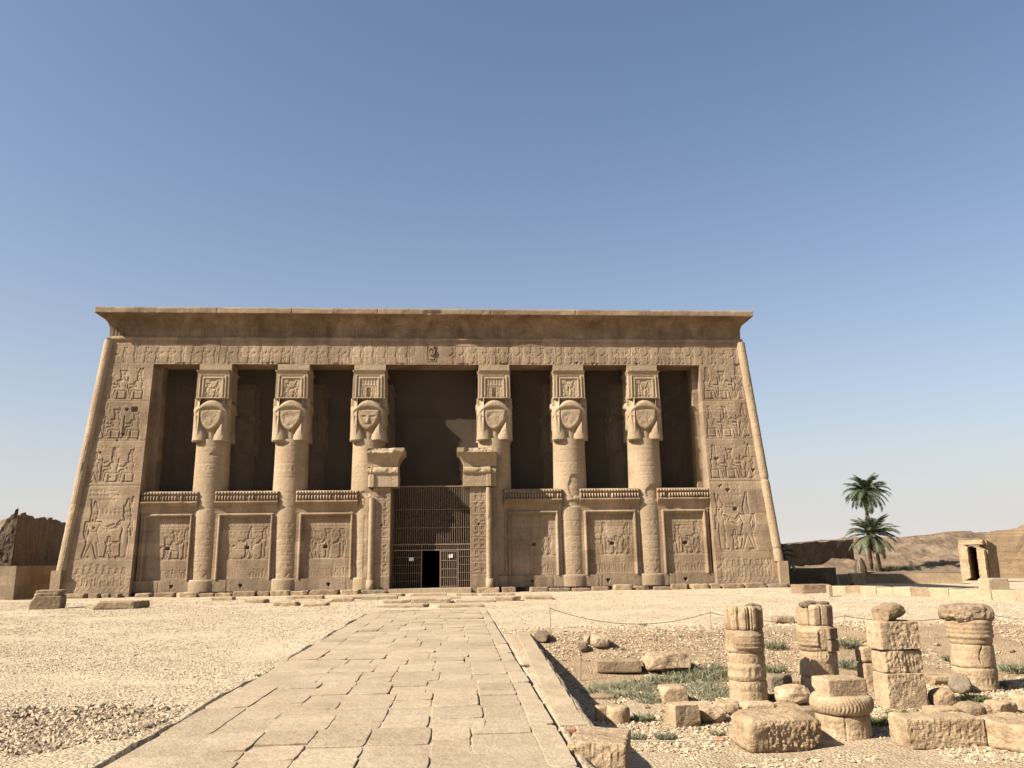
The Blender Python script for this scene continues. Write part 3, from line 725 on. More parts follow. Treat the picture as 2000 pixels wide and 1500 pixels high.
def cornice():
    # torus
    th = np.linspace(-pi*.55, pi*.55, 11)
    prof = [(-.06+.19*cos(a), (ZA+ZT)/2+.165*sin(a)) for a in th]
    P, fx, isf = sweep(prof)
    n = fbm(P[..., 0]*1.3, P[..., 1]*1.3, P[..., 2]*1.3, seed=14, oct=4)
    d = .16*np.clip(n-.04, 0, 1)*1.6
    P[..., 1] += np.where(isf[:, None], d, 0); P[..., 2] -= .3*d
    mb = MB(); mb.grid(P, flip=False)
    mb.build('torus_moulding', M_FACADE, temple, smooth=True)
    # cavetto, lip, top
    s = np.linspace(0, 1, 26)
    prof = [(.02, ZT-.12)]+[(.02+.86*(t**4.5), ZT+(ZC-.38-ZT)*t) for t in s]+[(.89, ZC-.375), (.90, ZC-.33), (.902, ZC-.2), (.90, ZC-.1), (.895, ZC-.02), (.87, ZC), (.5, ZC+.012), (-1.5, ZC+.02)]
    P, fx, isf = sweep(prof, 1000, 30, side=.74)
    z = P[..., 2]; X = fx[:, None]+0*z
    lip = sstep(ZC-.62, ZC-.4, z)
    n = fbm(X*.9, z*.9, seed=18, oct=5); n2 = fbm(X*2.5, z*2.5, seed=19, oct=4)
    # ragged lower edge of the lip in the middle and right of the front
    w = np.exp(-((X+1)/7.5)**2)+.25
    d = lip*(.17*np.clip(n+.02, 0, 1)*2.0*w*(z < ZC-.18)+.03*np.clip(n2, 0, 1))+.02*n2
    g = np.zeros_like(z)
    band = (z > ZT+.05) & (z < ZC-.5)
    for c0, hw in ((-14.2, .5), (-12.1, .35), (-7.4, .5), (-5.0, .6), (2.4, .7), (4.6, .5), (8.2, .4), (9.3, .5), (-19.6, .45), (13.6, .4), (19.7, .4)):
        g = np.maximum(g, np.where(band & (abs(X-c0) < hw), .028*(np.sin((X-c0)*2*pi/.2) > 0), 0))
    # winged disc in the middle
    r = np.hypot((X+.45), (z-ZT-.75)*1.05)
    disc = np.clip(.40-r, 0, .12)*.9
    wing = np.where(band & (abs(X+.45) > .45) & (abs(X+.45) < 2.4), .035*np.sin((z-ZT-.75+abs(X+.45)*.16)*2*pi/.17)*(abs(z-ZT-.65-.05*abs(X+.45)) < .34), 0)
    d = d+g-disc-wing
    for xj in (-13.1, -8.6, -3.4, 3.6, 8.9, 13.4): d = d+.04*np.exp(-((X-xj-.05*np.sin(z*3))/.02)**2)
    P[..., 1] += np.where(isf[:, None], d, 0)
    P[..., 2] += np.where(P[..., 2] > ZC-.05, .035*fbm(X*.7, X*0, seed=23, oct=5)+.02*(fbm(X*3, X*0, seed=24) > .12), 0)
    mb = MB(); mb.grid(P, flip=False)
    co = mb.build('cornice', M_CORNICE, temple, smooth=True); co.data.materials.append(M_FACADE)
    n1_, n2_ = P.shape[:2]; lipf = np.repeat(((np.arange(n2_-1) >= 27) & (np.arange(n2_-1) < 34))[None], n1_-1, 0).astype(np.int32)
    co.data.polygons.foreach_set('material_index', lipf.ravel())
cornice()

def hall():
    mb = MB(); mb.box((-20.2, 2.0, ZA+.05), (20.2, 26, ZC-.05)); mb.box((-20.1, 2.753, ZL+.45), (20.1, 26, ZA+.04)); mb.build('roof', M_HALLSHADE, temple)
    mb = MB(); mb.box((-20, 24, -.3), (20, 26, 15.3)); mb.build('hall_wall', M_HALLSHADE, temple)
    for s in (-1, 1):
        # battered outer side wall
        y0, y1 = .5, 26
        V = []
        for (xo, z, ins) in ((21.4, -.3, 0), (21.4-B*ZA, ZA, 1)):
            V += [(s*xo, y0+ins*B*ZA, z), (s*xo, y1, z), (s*18.2, y1, z), (s*18.2, y0+ins*B*ZA+.4, z)]
        f = [(0, 1, 5, 4), (1, 2, 6, 5), (2, 3, 7, 6), (3, 0, 4, 7), (4, 5, 6, 7)]
        mb = MB(); mb.add(V, f if s > 0 else [q[::-1] for q in f]); mb.build('flank_wall', M_FACADE, temple)
    mb = MB(); mb.box((-20.5, .35, -.4), (20.5, 24, .02)); mb.build('hall_floor', M_HALLSHADE, temple)
hall()

# ------------------------------------------------------------------ columns
def cap_face(seed, eyes):
    """one of the four faces: (u across, v up) -> protrusion"""
    u = np.linspace(-1.22, 1.22, 70); v = np.linspace(-.02, 2.72, 80)
    Uu, V = np.meshgrid(u, v); a = abs(Uu)
    D = np.full_like(Uu, .04)
    hump = lambda sd, w, h: h*np.sqrt(np.clip(-sd/w, 0, 1)*(2-np.clip(-sd/w, 0, 1)))
    # backing block, narrower at the top
    D = np.maximum(D, np.where(a < 1.05-.05*V/2.6, .10, 0))
    # neck and collar under the chin
    D = np.maximum(D, np.where((a < .30) & (V < 1.1), .19-.10*(a/.3)**2, 0))
    # lappets of the wig, widening downwards to rolled ends
    inn = np.interp(V, [0, .35, .7, 1.0, 1.3, 1.9], [.18, .22, .34, .56, .74, .84]); out = np.interp(V, [0, .5, 1.2, 1.9], [1.17, 1.15, 1.12, 1.08])
    mid = np.interp(V, [0, .8, 1.3, 1.9], [.66, .80, .97, 1.02]); q = np.where(a < mid, (mid-a)/(mid-inn), (a-mid)/(out-mid))
    lap = np.sqrt(np.clip(1-q**2.2, 0, 1))*np.interp(V, [0, .25, .8, 1.9], [.42, .40, .34, .31])
    D = np.maximum(D, np.where((q < 1) & (V > .03) & (V < 1.95), .05+lap, 0))
    # face: broad cheeks narrowing to the chin
    wv = np.where(V < 1.72, .96*np.clip(1-np.clip((1.72-V)/1.06, 0, 1)**1.8, 0, 1)**(1/1.6), .96)
    sd = np.maximum(a-wv, V-2.2); sd = np.where(V > .66, sd, .5)
    face = hump(sd, .55, .34)
    nz = fbm(Uu*3.2, V*3.2, seed=seed, oct=5)
    dam = np.clip(1-np.hypot(Uu/.62, (V-1.33)/.58), 0, 1)
    if eyes:
        face = np.minimum(face, .32)
        face = face+.03*np.exp(-((a-.3)/.16)**2-((V-1.62)/.06)**2)-.05*np.exp(-((a-.3)/.17)**2-((V-1.52)/.045)**2)
        face = face+(.07*np.exp(-((V-1.28)/.16)**2)+.03)*np.exp(-(Uu/.1)**2)*(V < 1.6)*(V > 1.1)-.05*np.exp(-((V-1.02)/.03)**2-(Uu/.22)**2)
        face = face-.06*dam*np.clip(nz+.1, 0, 1)
    else:
        face = np.minimum(face, .315+.03*nz)-.14*np.clip(dam*2.5, 0, 1)*np.clip(nz+.22, 0, 1)-.04*np.clip(dam*3, 0, 1)*np.abs(fbm(Uu*6, V*6, seed=seed+3, oct=3))
    D = np.maximum(D, np.where(sd < 0, .12+face, 0))
    # ears
    e = hump(ell(a, V, .86, 1.66, .15, .10), .1, .34); D = np.maximum(D, e)
    # rolled fringe of hair arching above the face
    cy = 2.29-.47*(a/1.05)**2.0
    sd = np.maximum(abs(V-cy)-(.32-.11*a), a-1.15)
    D = np.maximum(D, np.where(sd < 0, .16+hump(sd, .26, .38)*(1-.40*(a/1.15)**3), 0))
    D = np.where(V > 2.58, np.minimum(D, .12), D)
    D = D*sstep(1.24, 1.17, a)+.012*fbm(Uu*4, V*4, seed=seed+9, oct=4)
    return Uu, V, D

def four_sided(face_fn, half, z0, mb, sc=1.0):
    """the same relief on the four sides of a block of half-width half(v)"""
    for q in range(4):
        Uu, V, D = face_fn(q)
        y = -(half(V)+D); x = Uu
        c, s = [(1, 0), (0, 1), (-1, 0), (0, -1)][q]
        P = np.stack([(x*c-y*s)*sc, (x*s+y*c)*sc, V+z0], -1)
        mb.grid(P, flip=True)

def sistrum_face(seed, kind):
    u = np.linspace(-1.0, 1.0, 70); v = np.linspace(0, 1.82, 64)
    Uu, V = np.meshgrid(u, v); a = abs(Uu); rnd = random.Random(seed)
    Xs = Uu*(1.0-.015*V)                        # slight taper
    D = np.full_like(Uu, 0.0)
    D = np.where((V > .02) & (V < .10), .06, D)                               # bottom ledge
    D = np.where((a > .86), .02, D)
    D = np.maximum(D, np.where((abs(a-.80) < .05) & (V > .08) & (V < 1.5), .07, 0))    # volute bands
    D = np.maximum(D, .05*np.exp(-((a-.80)/.05)**2-((V-1.52)/.07)**2))
    D = np.where((a < .70) & (V > .10) & (V < 1.42), -.015, D)
    D = np.where((a < .66) & (V > .12) & (V < 1.38), .04, D)
    D = np.where((a < .56) & (V > .12) & (V < 1.28), .0, D)
    D = np.where(V > 1.5, .02+.13*((V-1.5)/.32)**1.6, D)                       # flaring top
    c = Carve(Xs, V)
    if kind == 'door':
        c.sq(0, .42, .11, .29, .16)
        for s in (-1, 1):
            c.fig(lady, s*.3, .14, .62, -s, .035, .03, cr='disc'); c.line(s*.16, .12, s*.16, .75, .015, .02)
        c.line(-.5, .80, .5, .80, .015, .03); c.line(-.2, .78, .2, .78, .015, .03)
        for k in range(6): c.line(-.45+k*.18, .95, -.45+k*.18, 1.15, .03, .03)
    else:
        c.fig(king if kind == 'a' else seat_fig, -.27, .14, .92, 1, .05, .03, .012, cr='disc'); c.fig(king, .27, .14, .98, -1, .05, .03, .012, cr='white')
        c.sq(0, 1.13, .2, .07, .03)
    D = D-c.H+.008*fbm(Uu*4, V*4, seed=seed)
    D = D-.08*np.clip(fbm(Uu*2, V*2, seed=seed+4)-.18, 0, 1)*3*np.exp(-((V-.05)/.1)**2)
    return Xs, V, D

def shaft_mesh(mb, z0, z1, r0, r1, seed, carve=True, damage=()):
    th = np.linspace(0, 2*pi, 132, endpoint=False); zz = np.arange(z0, z1+.03, .045)
    T, Z = np.meshgrid(th, zz, indexing='ij')
    r = r0+(r1-r0)*(Z-z0)/(z1-z0)
    S_ = T*r0; c = Carve(S_.T, Z.T); rnd = random.Random(seed)
    z = 1.0
    for zj in np.cumsum([.9, .85, 1.0, .9, .95, .9, .95, .9, 1.0, .8])+z0:
        c.H = np.maximum(c.H, .02*np.exp(-((Z.T-zj+.03*fbm(S_.T, Z.T, seed=seed))/.025)**2)*(.3+1.2*np.clip(fbm(S_.T*.5, Z.T, seed=seed+1)+.4, 0, 1)))
    if carve:
        for zb in (1.2, 2.0, 2.8, 3.6, 7.05): c.glyphs(0, 6.9, zb, zb+.5, .36, rnd, .016, .8)
        for zb in (1.1, 1.75, 2.7, 3.4, 6.95, 7.6, 8.35): c.line(-.1, zb, 7.2, zb, .010, .012)
        for k in range(10):
            x = .35+k*.66; c.line(x-.2, .85, x, 1.1, .02, .025); c.line(x, 1.1, x+.2, .85, .02, .025)
    H = c.H.T+.02*fbm(np.cos(T)*1.4, Z*1.1, np.sin(T)*1.4, seed=seed+2, oct=5)
    for (t0, zc, wt, wz, dep) in damage:
        dt = (T-t0+pi) % (2*pi)-pi
        n = fbm(np.cos(T)*2.2, Z*2.2, np.sin(T)*2.2, seed=seed+6, oct=4)
        H = H+dep*sstep(.12, .0, np.hypot(dt/wt, (Z-zc)/wz)-1+.9*n)*(1+.6*n)
    R_ = r-H
    mb.grid(np.stack([R_*np.cos(T), R_*np.sin(T), Z], -1), close_u=True)

FRONT = -pi/2+2*pi
def column(i, x):
    s = 100+i*13
    dmg = {0: [(FRONT+.5, 8.2, .4, .15, .05)], 1: [(FRONT-.4, 8.85, .5, .12, .08)], 2: [(FRONT+.3, 5.6, .8, .3, .06)], 3: [(FRONT+.2, 7.9, .2, .1, .05)],
           4: [(FRONT+.45, 6.1, .62, .75, .07), (FRONT, 5.0, .8, .2, .07)], 5: [(FRONT+.35, 5.7, .55, .45, .07)]}[i]
    mb = MB(); shaft_mesh(mb, .3, 9.1, 1.12, 1.02, s, True, dmg)
    col = mb.build('column', M_COLUMN, temple, smooth=True, loc=(x, YC, 0))
    mb = MB()
    faces = {}
    def ff(q):
        return cap_face(s+q, eyes=(i == 2 or q == 1 and i % 2))
    four_sided(ff, lambda v: .78-.05*v/2.7, 8.98, mb, .92)
    mb.box((-.86, -.86, 8.985), (.86, .86, 11.62))
    # soffit of the capital round the shaft
    mb.box((-.98, -.98, 8.99), (.98, .98, 9.09))
    mb.build('capital', M_COLUMN, col, smooth=True)
    mb = MB()
    kind = 'door' if i in (2, 3) else ('a' if i < 2 else 'b')
    four_sided(lambda q: sistrum_face(s+5, kind), lambda v: .97-.015*v, 11.64, mb)
    mb.box((-.9, -.9, 11.62), (.9, .9, 13.44)); mb.box((-1.03, -1.03, 13.40), (1.03, 1.03, 13.455))
    mb.build('shrine_block', M_COLUMN, col, smooth=True)
    mb = MB(); mb.box((-.99, -.61, 13.457), (.99, .95, ZL-.004)); mb.build('abacus', M_COLUMN, col)
    # round base drum
    th = np.linspace(0, 2*pi, 80, endpoint=False); zz = np.array([-.3, 0, .2, .4, .6, .69, .715, .72])
    T, Z = np.meshgrid(th, zz, indexing='ij')
    R_ = 1.29+.015*fbm(np.cos(T)*3, Z*3, np.sin(T)*3, seed=s)-np.array([0, 0, 0, 0, 0, .01, .05, .5])[None]
    mb = MB(); mb.grid(np.stack([R_*np.cos(T), R_*np.sin(T), Z], -1), close_u=True); mb.build('base', M_COLUMN, col, smooth=True)
    return col
cols = [column(i, x) for i, x in enumerate(CX)]

# a second row of columns, dim in the hall behind
def copy_tree(o, parent=None, loc=None):
    c = o.copy(); COL.objects.link(c); c.parent = parent
    if loc is not None: c.location = loc
    for ch in [k for k in bpy.data.objects if k.parent == o]: copy_tree(ch, c)
    return c
for i, x in enumerate(CX): copy_tree(cols[i], temple, (x, 7.9, 0))

# ------------------------------------------------------------------ screen walls between the columns
def screen(x0, x1, seed, left_open=True, right_open=True):
    rnd = random.Random(seed)
    zb, zt, yf = .70, 4.62, .66
    X, Z = gridxz(x0+.06, x1-.06, zb, zt+.6, .034)
    c = Carve(X, Z); c.wear(.012, seed); c.courses(.62, .014, seed)
    w = x1-x0; a = np.minimum(X-x0, x1-X)
    pl = x0+.42; pr = x1-.42
    for z in (3.78, 3.62, 1.88): c.line(pl, z, pr, z, .012, .022)
    nk = int((pr-pl)/.24)
    for k in range(nk):
        xk = pl+(k+.5)*(pr-pl)/nk; c.line(xk-.08, 4.0, xk+.0, 4.12, .02, .03); c.line(xk, 4.12, xk+.07, 3.98, .02, .03); c.line(xk-.07, 3.97, xk+.05, 3.9, .02, .025)
    figs = {0: [(seat_fig, .66, 'disc', -1), (lady, .93, 'double', -1), (king, .25, 'cap', 1)], 1: [(king, .16, 'cap', 1), (king, .60, 'white', -1), (lady, .88, 'double', -1)], 2: [(king, .2, 'double', 1), (lady, .55, 'disc', -1), (lady, .84, 'sun', -1), (king, .36, 'cap', 1)],
            3: [(lady, .16, 'disc', 1), (king, .8, 'white', -1), (king, .5, 'cap', -1)], 4: [(lady, .1, 'sun', 1), (lady, .38, 'plumes', 1), (king, .84, 'double', -1), (king, .62, 'cap', -1)], 5: [(king, .12, 'cap', 1), (lady, .35, 'disc', 1), (king, .82, 'plumes', -1), (seat_fig, .6, 'cap', -1)]}[seed % 6]
    for f, t, cr, fc in figs: c.fig(f, pl+(.08+1.02*(t-.1))*(pr-pl), 1.92, 1.9 if cr != 'cap' else 1.35, fc, .055, .04, cr=cr)
    c.glyphs(pl+.1, pr-.1, 3.05, 3.55, .2, rnd, .022, .5)
    # plants carved along the foot
    x = pl
    while x < pr:
        c.line(x, .82, x+rnd.uniform(-.02, .02), .82+rnd.uniform(.25, .5), .018, .028*(1 if seed % 6 > 2 or x > pr-1.1 else .4)); x += .085
    c.sq(pl+.5*(pr-pl)+rnd.uniform(-.1, .25), 2.55, .12, .09, .3)
    H = -c.H
    # torus frame round the panel, panel recessed
    fr = np.maximum(np.maximum(pl-X, X-pr), Z-4.42)        # >0 outside the panel
    H = H+np.where(fr > 0, .02, -.09)
    wn = .05*np.clip(fbm(X*1.6, Z*1.6, seed=seed+40)-.08, 0, 1)*4
    H = H+.13*np.sqrt(np.clip(1-((fr-.09)/.09)**2, 0, 1))*np.clip(1-wn*4, 0, 1)*(Z < 4.62)
    H = np.where(Z > zt, -.06, H)
    mb = MB(); relief(mb, X, Z, yf+.03*(Z-zb)-H, back=1.9)
    o = mb.build('screen_wall', M_FACADE, temple, smooth=True)
    # cavetto cornice crowned with rearing cobras
    X, Z = gridxz(x0, x1, 4.60, 5.93, .022)
    H = np.zeros_like(X)
    H = np.where(Z < 5.22, -.02+.24*np.clip((Z-4.62)/.6, 0, 1)**2.0, H)
    H = np.where((Z >= 5.20) & (Z < 5.33), .27, H)
    nb = int((x1-x0)/.172); ph = (X-x0)/(x1-x0)*nb; fu = ph-np.floor(ph)-.5
    body = np.sqrt(np.clip(1-(fu/.40)**2, 0, 1))
    vz = (Z-5.30)/.40
    idx = np.floor(ph); miss = hash3(idx, idx*0, idx*0, seed) > .92
    H = np.where((Z >= 5.33) & (Z < 5.71), .04+.19*body*np.sqrt(np.clip(1-((Z-5.50)/.175)**2, 0, 1))*np.where(miss, .3, 1), H)
    H = np.where((Z >= 5.70), .10+.11*np.sqrt(np.clip(1-(fu/.44)**2-((Z-5.80)/.09)**2, 0, 1)), H)
    H = H-.10*np.clip(fbm(X*1.3, Z*1.3, seed=seed+8, oct=5)-.12, 0, 1)*3*(Z > 5.15)
    top = sstep(5.96, 5.86, Z+.10*np.clip(fbm(X*1.8, X*0, seed=seed+2), -.1, .5))
    H = H*(.35+.65*top)
    mb = MB(); relief(mb, X, Z, yf+.06-H, back=1.9)
    mb.build('screen_cornice', M_FACADE, o, smooth=True)
    return o
SCR = [(-17.36, -14.0), (-13.0, -9.23), (-8.18, -4.45), (4.45, 8.10), (9.2, 12.95), (14.08, 17.36)]
for k, (a, b) in enumerate(SCR): screen(a, b, 600+k)

def base_course():
    for s, (xa, xb) in ((-1, (-17.37, -3.9)), (1, (3.9, 17.37))):
        rnd = random.Random(5+s)
        X, Z = gridxz(xa, xb, -.3, .70, .035)
        c = Carve(X, Z); c.wear(.014, 80+s)
        for k in range(7): xk = xa+rnd.random()*(xb-xa); c.line(xk, -.3, xk+.02, .7, .008, .03)
        for xk in ((-15.2, -11.2, -6.05, -4.25) if s < 0 else (4.25, 6.15, 10.8, 15.6)): c.hole(xk, .34, .085, .3)
        c.H = c.H+.06*sstep(.6, .7, Z)*np.clip(fbm(X*1.2, Z, seed=9)-.05, 0, 1)*3
        mb = MB(); relief(mb, X, Z, .58+c.H, back=1.9); mb.build('base_course', M_FACADE, temple, smooth=True)
base_course()

# ------------------------------------------------------------------ gateway
def jamb(s):
    rnd = random.Random(30+s); sd = 300+s
    xi, xo = 2.40, 3.42
    x0, x1 = (-xo, -xi) if s < 0 else (xi, xo)
    X, Z = gridxz(x0, x1, -.2, 6.02, .034)
    c = Carve(X, Z); c.wear(.012, sd); c.courses(.9, .014, sd)
    z = .9
    while z < 5.6:
        c.glyphs(x0+.18, x1-.1, z, z+.62, .30, rnd, .032, .95); c.line(x0+.1, z-.06, x1-.08, z-.06, .012, .02); z += .72
    c.hole(s*2.9, 3.75, .06, .2)
    mb = MB(); relief(mb, X, Z, -.30+c.H, back=2.4)
    o = mb.build('gate_jamb', M_FACADE, temple, smooth=True)
    # rounded moulding of the gate
    zz = np.arange(.5, 5.4 if s < 0 else 6.0, .06); th = np.linspace(0, 2*pi, 14, endpoint=False)
    T, ZZ = np.meshgrid(th, zz, indexing='ij')
    R_ = .17-.14*np.clip(fbm(np.cos(T)*1.2, ZZ*1.2, np.sin(T), seed=sd, oct=4)-.12, 0, 1)*2
    mb = MB(); mb.grid(np.stack([s*3.50+R_*np.cos(T), -.36+R_*np.sin(T), ZZ], -1), close_u=True)
    a, b = sorted((s*3.3, s*3.72)); mb.box((a, -.56, -.2), (b, -.1, .58))
    mb.build('jamb_moulding', M_COLUMN, o, smooth=True)
    # outer return, broken on the left
    xa, xb = sorted((s*3.423, s*4.02))
    X, Z = gridxz(xa, xb, -.2, 5.98, .04)
    c = Carve(X, Z); c.wear(.03, sd+3, 1.5); c.courses(.9, .02, sd+2)
    H = c.H
    if s < 0: H = H+.22*np.clip(fbm(X*1.5, Z*.8, seed=5, oct=4)+.08, 0, 1)*sstep(-3.75, -3.95, X)+.5*sstep(5.35, 5.75, Z+.5*fbm(X*3, Z*3, seed=6))
    mb = MB(); relief(mb, X, Z, -.12+H, back=1.8); mb.build('jamb_return', M_FACADE, o, smooth=True)
    # remains of the lintel above: two courses, torus, flaring cornice
    e = .45 if s < 0 else .32
    def piece(z0, z1, xin, xout, yf, fn, name, sdd, bk=1.35):
        xa, xb = sorted((s*xin, s*xout))
        X, Z = gridxz(xa, xb, z0, z1, .03)
        c = Carve(X, Z); c.wear(.02, sdd, 1.4)
        H, dx = fn(X, Z)
        mb = MB(); relief(mb, X+dx, Z, yf+c.H-H, back=bk); return mb.build(name, M_COLUMN, o, smooth=True)
    def low(X, Z):
        H = np.zeros_like(X); H = np.where(abs(X-s*3.52) < .14, .10, H); H = np.where(abs(X) > 3.7, -.15, H); return H, 0*X
    piece(6.03, 6.76, 1.95, 3.78 if s < 0 else 3.95, -.48, low, 'lintel_block', sd+5)
    def tor(X, Z):
        v = (Z-6.98)/.22
        H = .16*np.sqrt(np.clip(1-v*v, 0, 1))-.14*np.clip(fbm(X*2, Z*2, seed=sd+8, oct=4)-(.06 if s > 0 else .1), 0, 1)*3
        H = np.where(abs(X) > 3.62, H-.12, H)
        return H, 0*X
    piece(6.765, 7.22, 1.97, 3.78 if s < 0 else 3.95, -.45, tor, 'lintel_torus', sd+6)
    def cav(X, Z):
        t = np.clip((Z-7.23)/.8, 0, 1); fl = t**2.4
        H = .45*fl; H = np.where(Z > 8.03, .47, H)
        inn = sstep(3.6, 2.0, abs(X))
        dx = -s*.42*fl*inn-s*.0
        c = Carve(X, Z)
        if s < 0: c.fig(lambda a, b, **k: abs(ell(a, b, 0, .5, .32, .4))-.05, -2.75, 7.35, .5, 1, .03, .03)
        c.glyphs(min(s*2.2, s*3.5), max(s*2.2, s*3.5), 7.28, 7.62, .17, rnd, .022, .9)
        H = H-c.H
        n = fbm(X*1.8, Z*1.8, seed=sd+11, oct=5)
        H = H-.42*sstep(7.8, 8.15, Z)*np.clip(n+.05, 0, 1)*1.8
        return H, dx
    piece(7.225, 8.32, 2.0, 3.80 if s < 0 else 3.98, -.47, cav, 'lintel_cornice', sd+7)
    return o
jamb(-1); jamb(1)

# netting against birds hung behind the columns
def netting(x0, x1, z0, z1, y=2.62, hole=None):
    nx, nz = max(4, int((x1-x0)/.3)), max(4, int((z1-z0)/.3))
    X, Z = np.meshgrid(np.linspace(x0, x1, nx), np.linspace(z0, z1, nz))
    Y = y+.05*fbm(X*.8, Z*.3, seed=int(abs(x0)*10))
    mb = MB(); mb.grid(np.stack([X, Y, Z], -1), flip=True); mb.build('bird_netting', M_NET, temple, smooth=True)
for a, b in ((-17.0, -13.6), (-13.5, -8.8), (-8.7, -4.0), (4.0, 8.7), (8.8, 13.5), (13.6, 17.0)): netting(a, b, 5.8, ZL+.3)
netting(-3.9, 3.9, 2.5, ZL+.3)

# ------------------------------------------------------------------ iron gate
gate = empty('iron_gate', (0, .8, 0)); tag(gate, 'tall rusty iron bar gate closing the temple doorway with its small door open', 'gate')
def bars(mb, x0, x1, z0, z1, step, r=.016):
    n = max(1, round((x1-x0)/step))
    for k in range(n+1):
        x = x0+(x1-x0)*k/n; mb.tube([(x, 0, z0), (x, 0, z1)], r, 6)
mb = MB(); bars(mb, -2.36, 2.40, 2.62, 6.12, .135)
for z in (3.62, 4.72): mb.tube([(-2.4, -.02, z), (2.42, -.02, z)], .016, 6)
mb.build('bar_panel', M_IRON, gate)
mb = MB(); bars(mb, -2.36, -.58, .06, 2.6, .125, .018); bars(mb, 1.68, 2.40, .06, 2.6, .12, .018); bars(mb, -.5, 1.6, 2.3, 2.6, .125, .018)
for z in (.45, .92, 1.40, 1.86): mb.tube([(-2.4, -.02, z), (-.58, -.02, z)], .016, 6); mb.tube([(1.68, -.02, z), (2.42, -.02, z)], .016, 6)
mb.build('bar_panel', M_IRON, gate)
mb = MB()
for z in (6.14, 2.62, 2.28): mb.box((-2.4, -.035, z-.03), (2.42, .03, z+.03))
for x in (-.56, .58, 1.66): mb.box((x-.03, -.04, .05), (x+.03, .028, 2.249))
for x in (-2.41, 2.43): mb.box((x-.025, -.03, .05), (x+.025, .03, 6.108))
mb.build('gate_frame', M_FRAME, gate)
mb = MB(); bars(mb, .68, 1.58, .14, 2.18, .11, .018)
for z in (.12, .65, 1.15, 1.65, 2.2): mb.box((.63, -.03, z-.02), (1.61, .02, z+.02))
mb.build('gate_leaf', M_FRAME, gate)
for x, z, w, h, lab in ((-1.17, 1.75, .28, .2, 'white paper notice on the gate bars left of the open door'), (1.14, 1.90, .10, .22, 'narrower white notice on the gate leaf beside the doorway'), (1.28, 1.92, .10, .22, 'outer white notice on the gate leaf, farther from the doorway')):
    mb = MB(); mb.box((x-w/2, -.066, z-h/2), (x+w/2, -.045, z+h/2)); mb.box((x-w*.36, -.069, z+h*.12), (x+w*.36, -.0662, z+h*.2))
    tag(mb.build('paper_notice', M_PAPER, loc=(0, .8, 0)), lab, 'notice', 'notices on the iron gate')
mb = MB(); mb.box((-2.42, -.55, -.3), (2.42, 1.3, .045)); mb.build('threshold', M_PALE, temple)

# ================================================================== LOOSE STONES AND RUINS
def noise3(P, sc, seed, oct=4): return fbm(P[:, 0]*sc, P[:, 1]*sc, P[:, 2]*sc, seed=seed, oct=oct)
def box_grid(n):
    bm = bmesh.new(); bmesh.ops.create_cube(bm, size=1.0); bmesh.ops.subdivide_edges(bm, edges=bm.edges[:], cuts=n, use_grid_fill=True)
    V = np.array([v.co[:] for v in bm.verts]); F = np.array([[v.index for v in f.verts] for f in bm.faces]); bm.free(); return V, F
_BG = {n: box_grid(n) for n in (5, 10, 16, 26, 40)}
def ico(n):
    bm = bmesh.new(); bmesh.ops.create_icosphere(bm, subdivisions=n, radius=1.0)
    V = np.array([v.co[:] for v in bm.verts]); F = np.array([[v.index for v in f.verts] for f in bm.faces]); bm.free(); return V, F
_ICO = {n: ico(n) for n in (3, 4, 5)}
def rotm(rx, ry, rz): return np.array(Matrix.Rotation(rz, 3, 'Z') @ Matrix.Rotation(ry, 3, 'Y') @ Matrix.Rotation(rx, 3, 'X'))
def cuts(P, half, seed, k, lo, hi, flat=1.0):
    r = np.random.default_rng(seed)
    for i in range(k):
        n = r.normal(size=3)*np.array([1, 1, flat]); n /= np.linalg.norm(n)
        sup = np.sum(np.abs(n)*half); d = sup*r.uniform(lo, hi)
        ex = np.maximum(0, P@n-d); P = P-ex[:, None]*n
    return P
def block_pts(size, seed, n=16, chip=.03, rough=.012, kcut=4, lo=.72, hi=.95, sc=5.0, pit=0.0, front=None):
    V, F = _BG[n]; size = np.array(size, float); half = size/2
    P = V*size
    r = np.minimum(chip, half.min()*.6); q = np.clip(P, -(half-r), half-r); d = P-q; L = np.linalg.norm(d, axis=1)[:, None]+1e-9
    N = d/L; P = q+N*r
    P = cuts(P, half, seed, kcut, lo, hi)
    P = P+N*(rough*2*noise3(P, sc, seed)+rough*1.2*noise3(P, sc*3.2, seed+5))[:, None]
    if pit:                                                     # pecked face towards the camera side
        m = sstep(.5, .9, -N[:, 1]) if front is None else front(P, N)
        P = P+N*(m*pit*(noise3(P*np.array([1.7, 1, .8]), 24, seed+2, 4)*1.8-.2))[:, None]
    return P, F
def place(name, P, F, base, mat, rz=0.0, tilt=(0, 0), sink=.02, smooth=False, parent=None):
    P = P@rotm(tilt[0], tilt[1], 0).T
    P = P-np.array([0, 0, P[:, 2].min()+sink])
    return mesh_np(name, P, [F], mat, parent, smooth, loc=tuple(base), rz=rz)
def block(name, size, base, mat, seed, label, cat, group=None, rz=0.0, tilt=(0, 0), sink=.02, **k):
    P, F = block_pts(size, seed, **k)
    return tag(place(name, P, F, base, mat, rz, tilt, sink), label, cat, group)
def boulder(name, size, base, mat, seed, label, cat='rock', group=None, rz=0.0, tilt=(0, 0), sink=.03, k=9, lo=.45, hi=.8, rough=.02, lod=4):
    V, F = _ICO[lod]
    P = np.sign(V)*np.abs(V)**.62; P = cuts(P, np.ones(3), seed, k, lo, hi)
    P = P/np.abs(P).max(0)*np.array(size)/2
    N = V
    P = P+N*(rough*2*noise3(P, 3.0/max(size)*2, seed)+rough*noise3(P, 14/max(size), seed+3))[:, None]
    return tag(place(name, P, F, base, mat, rz, tilt, sink), label, cat, group)
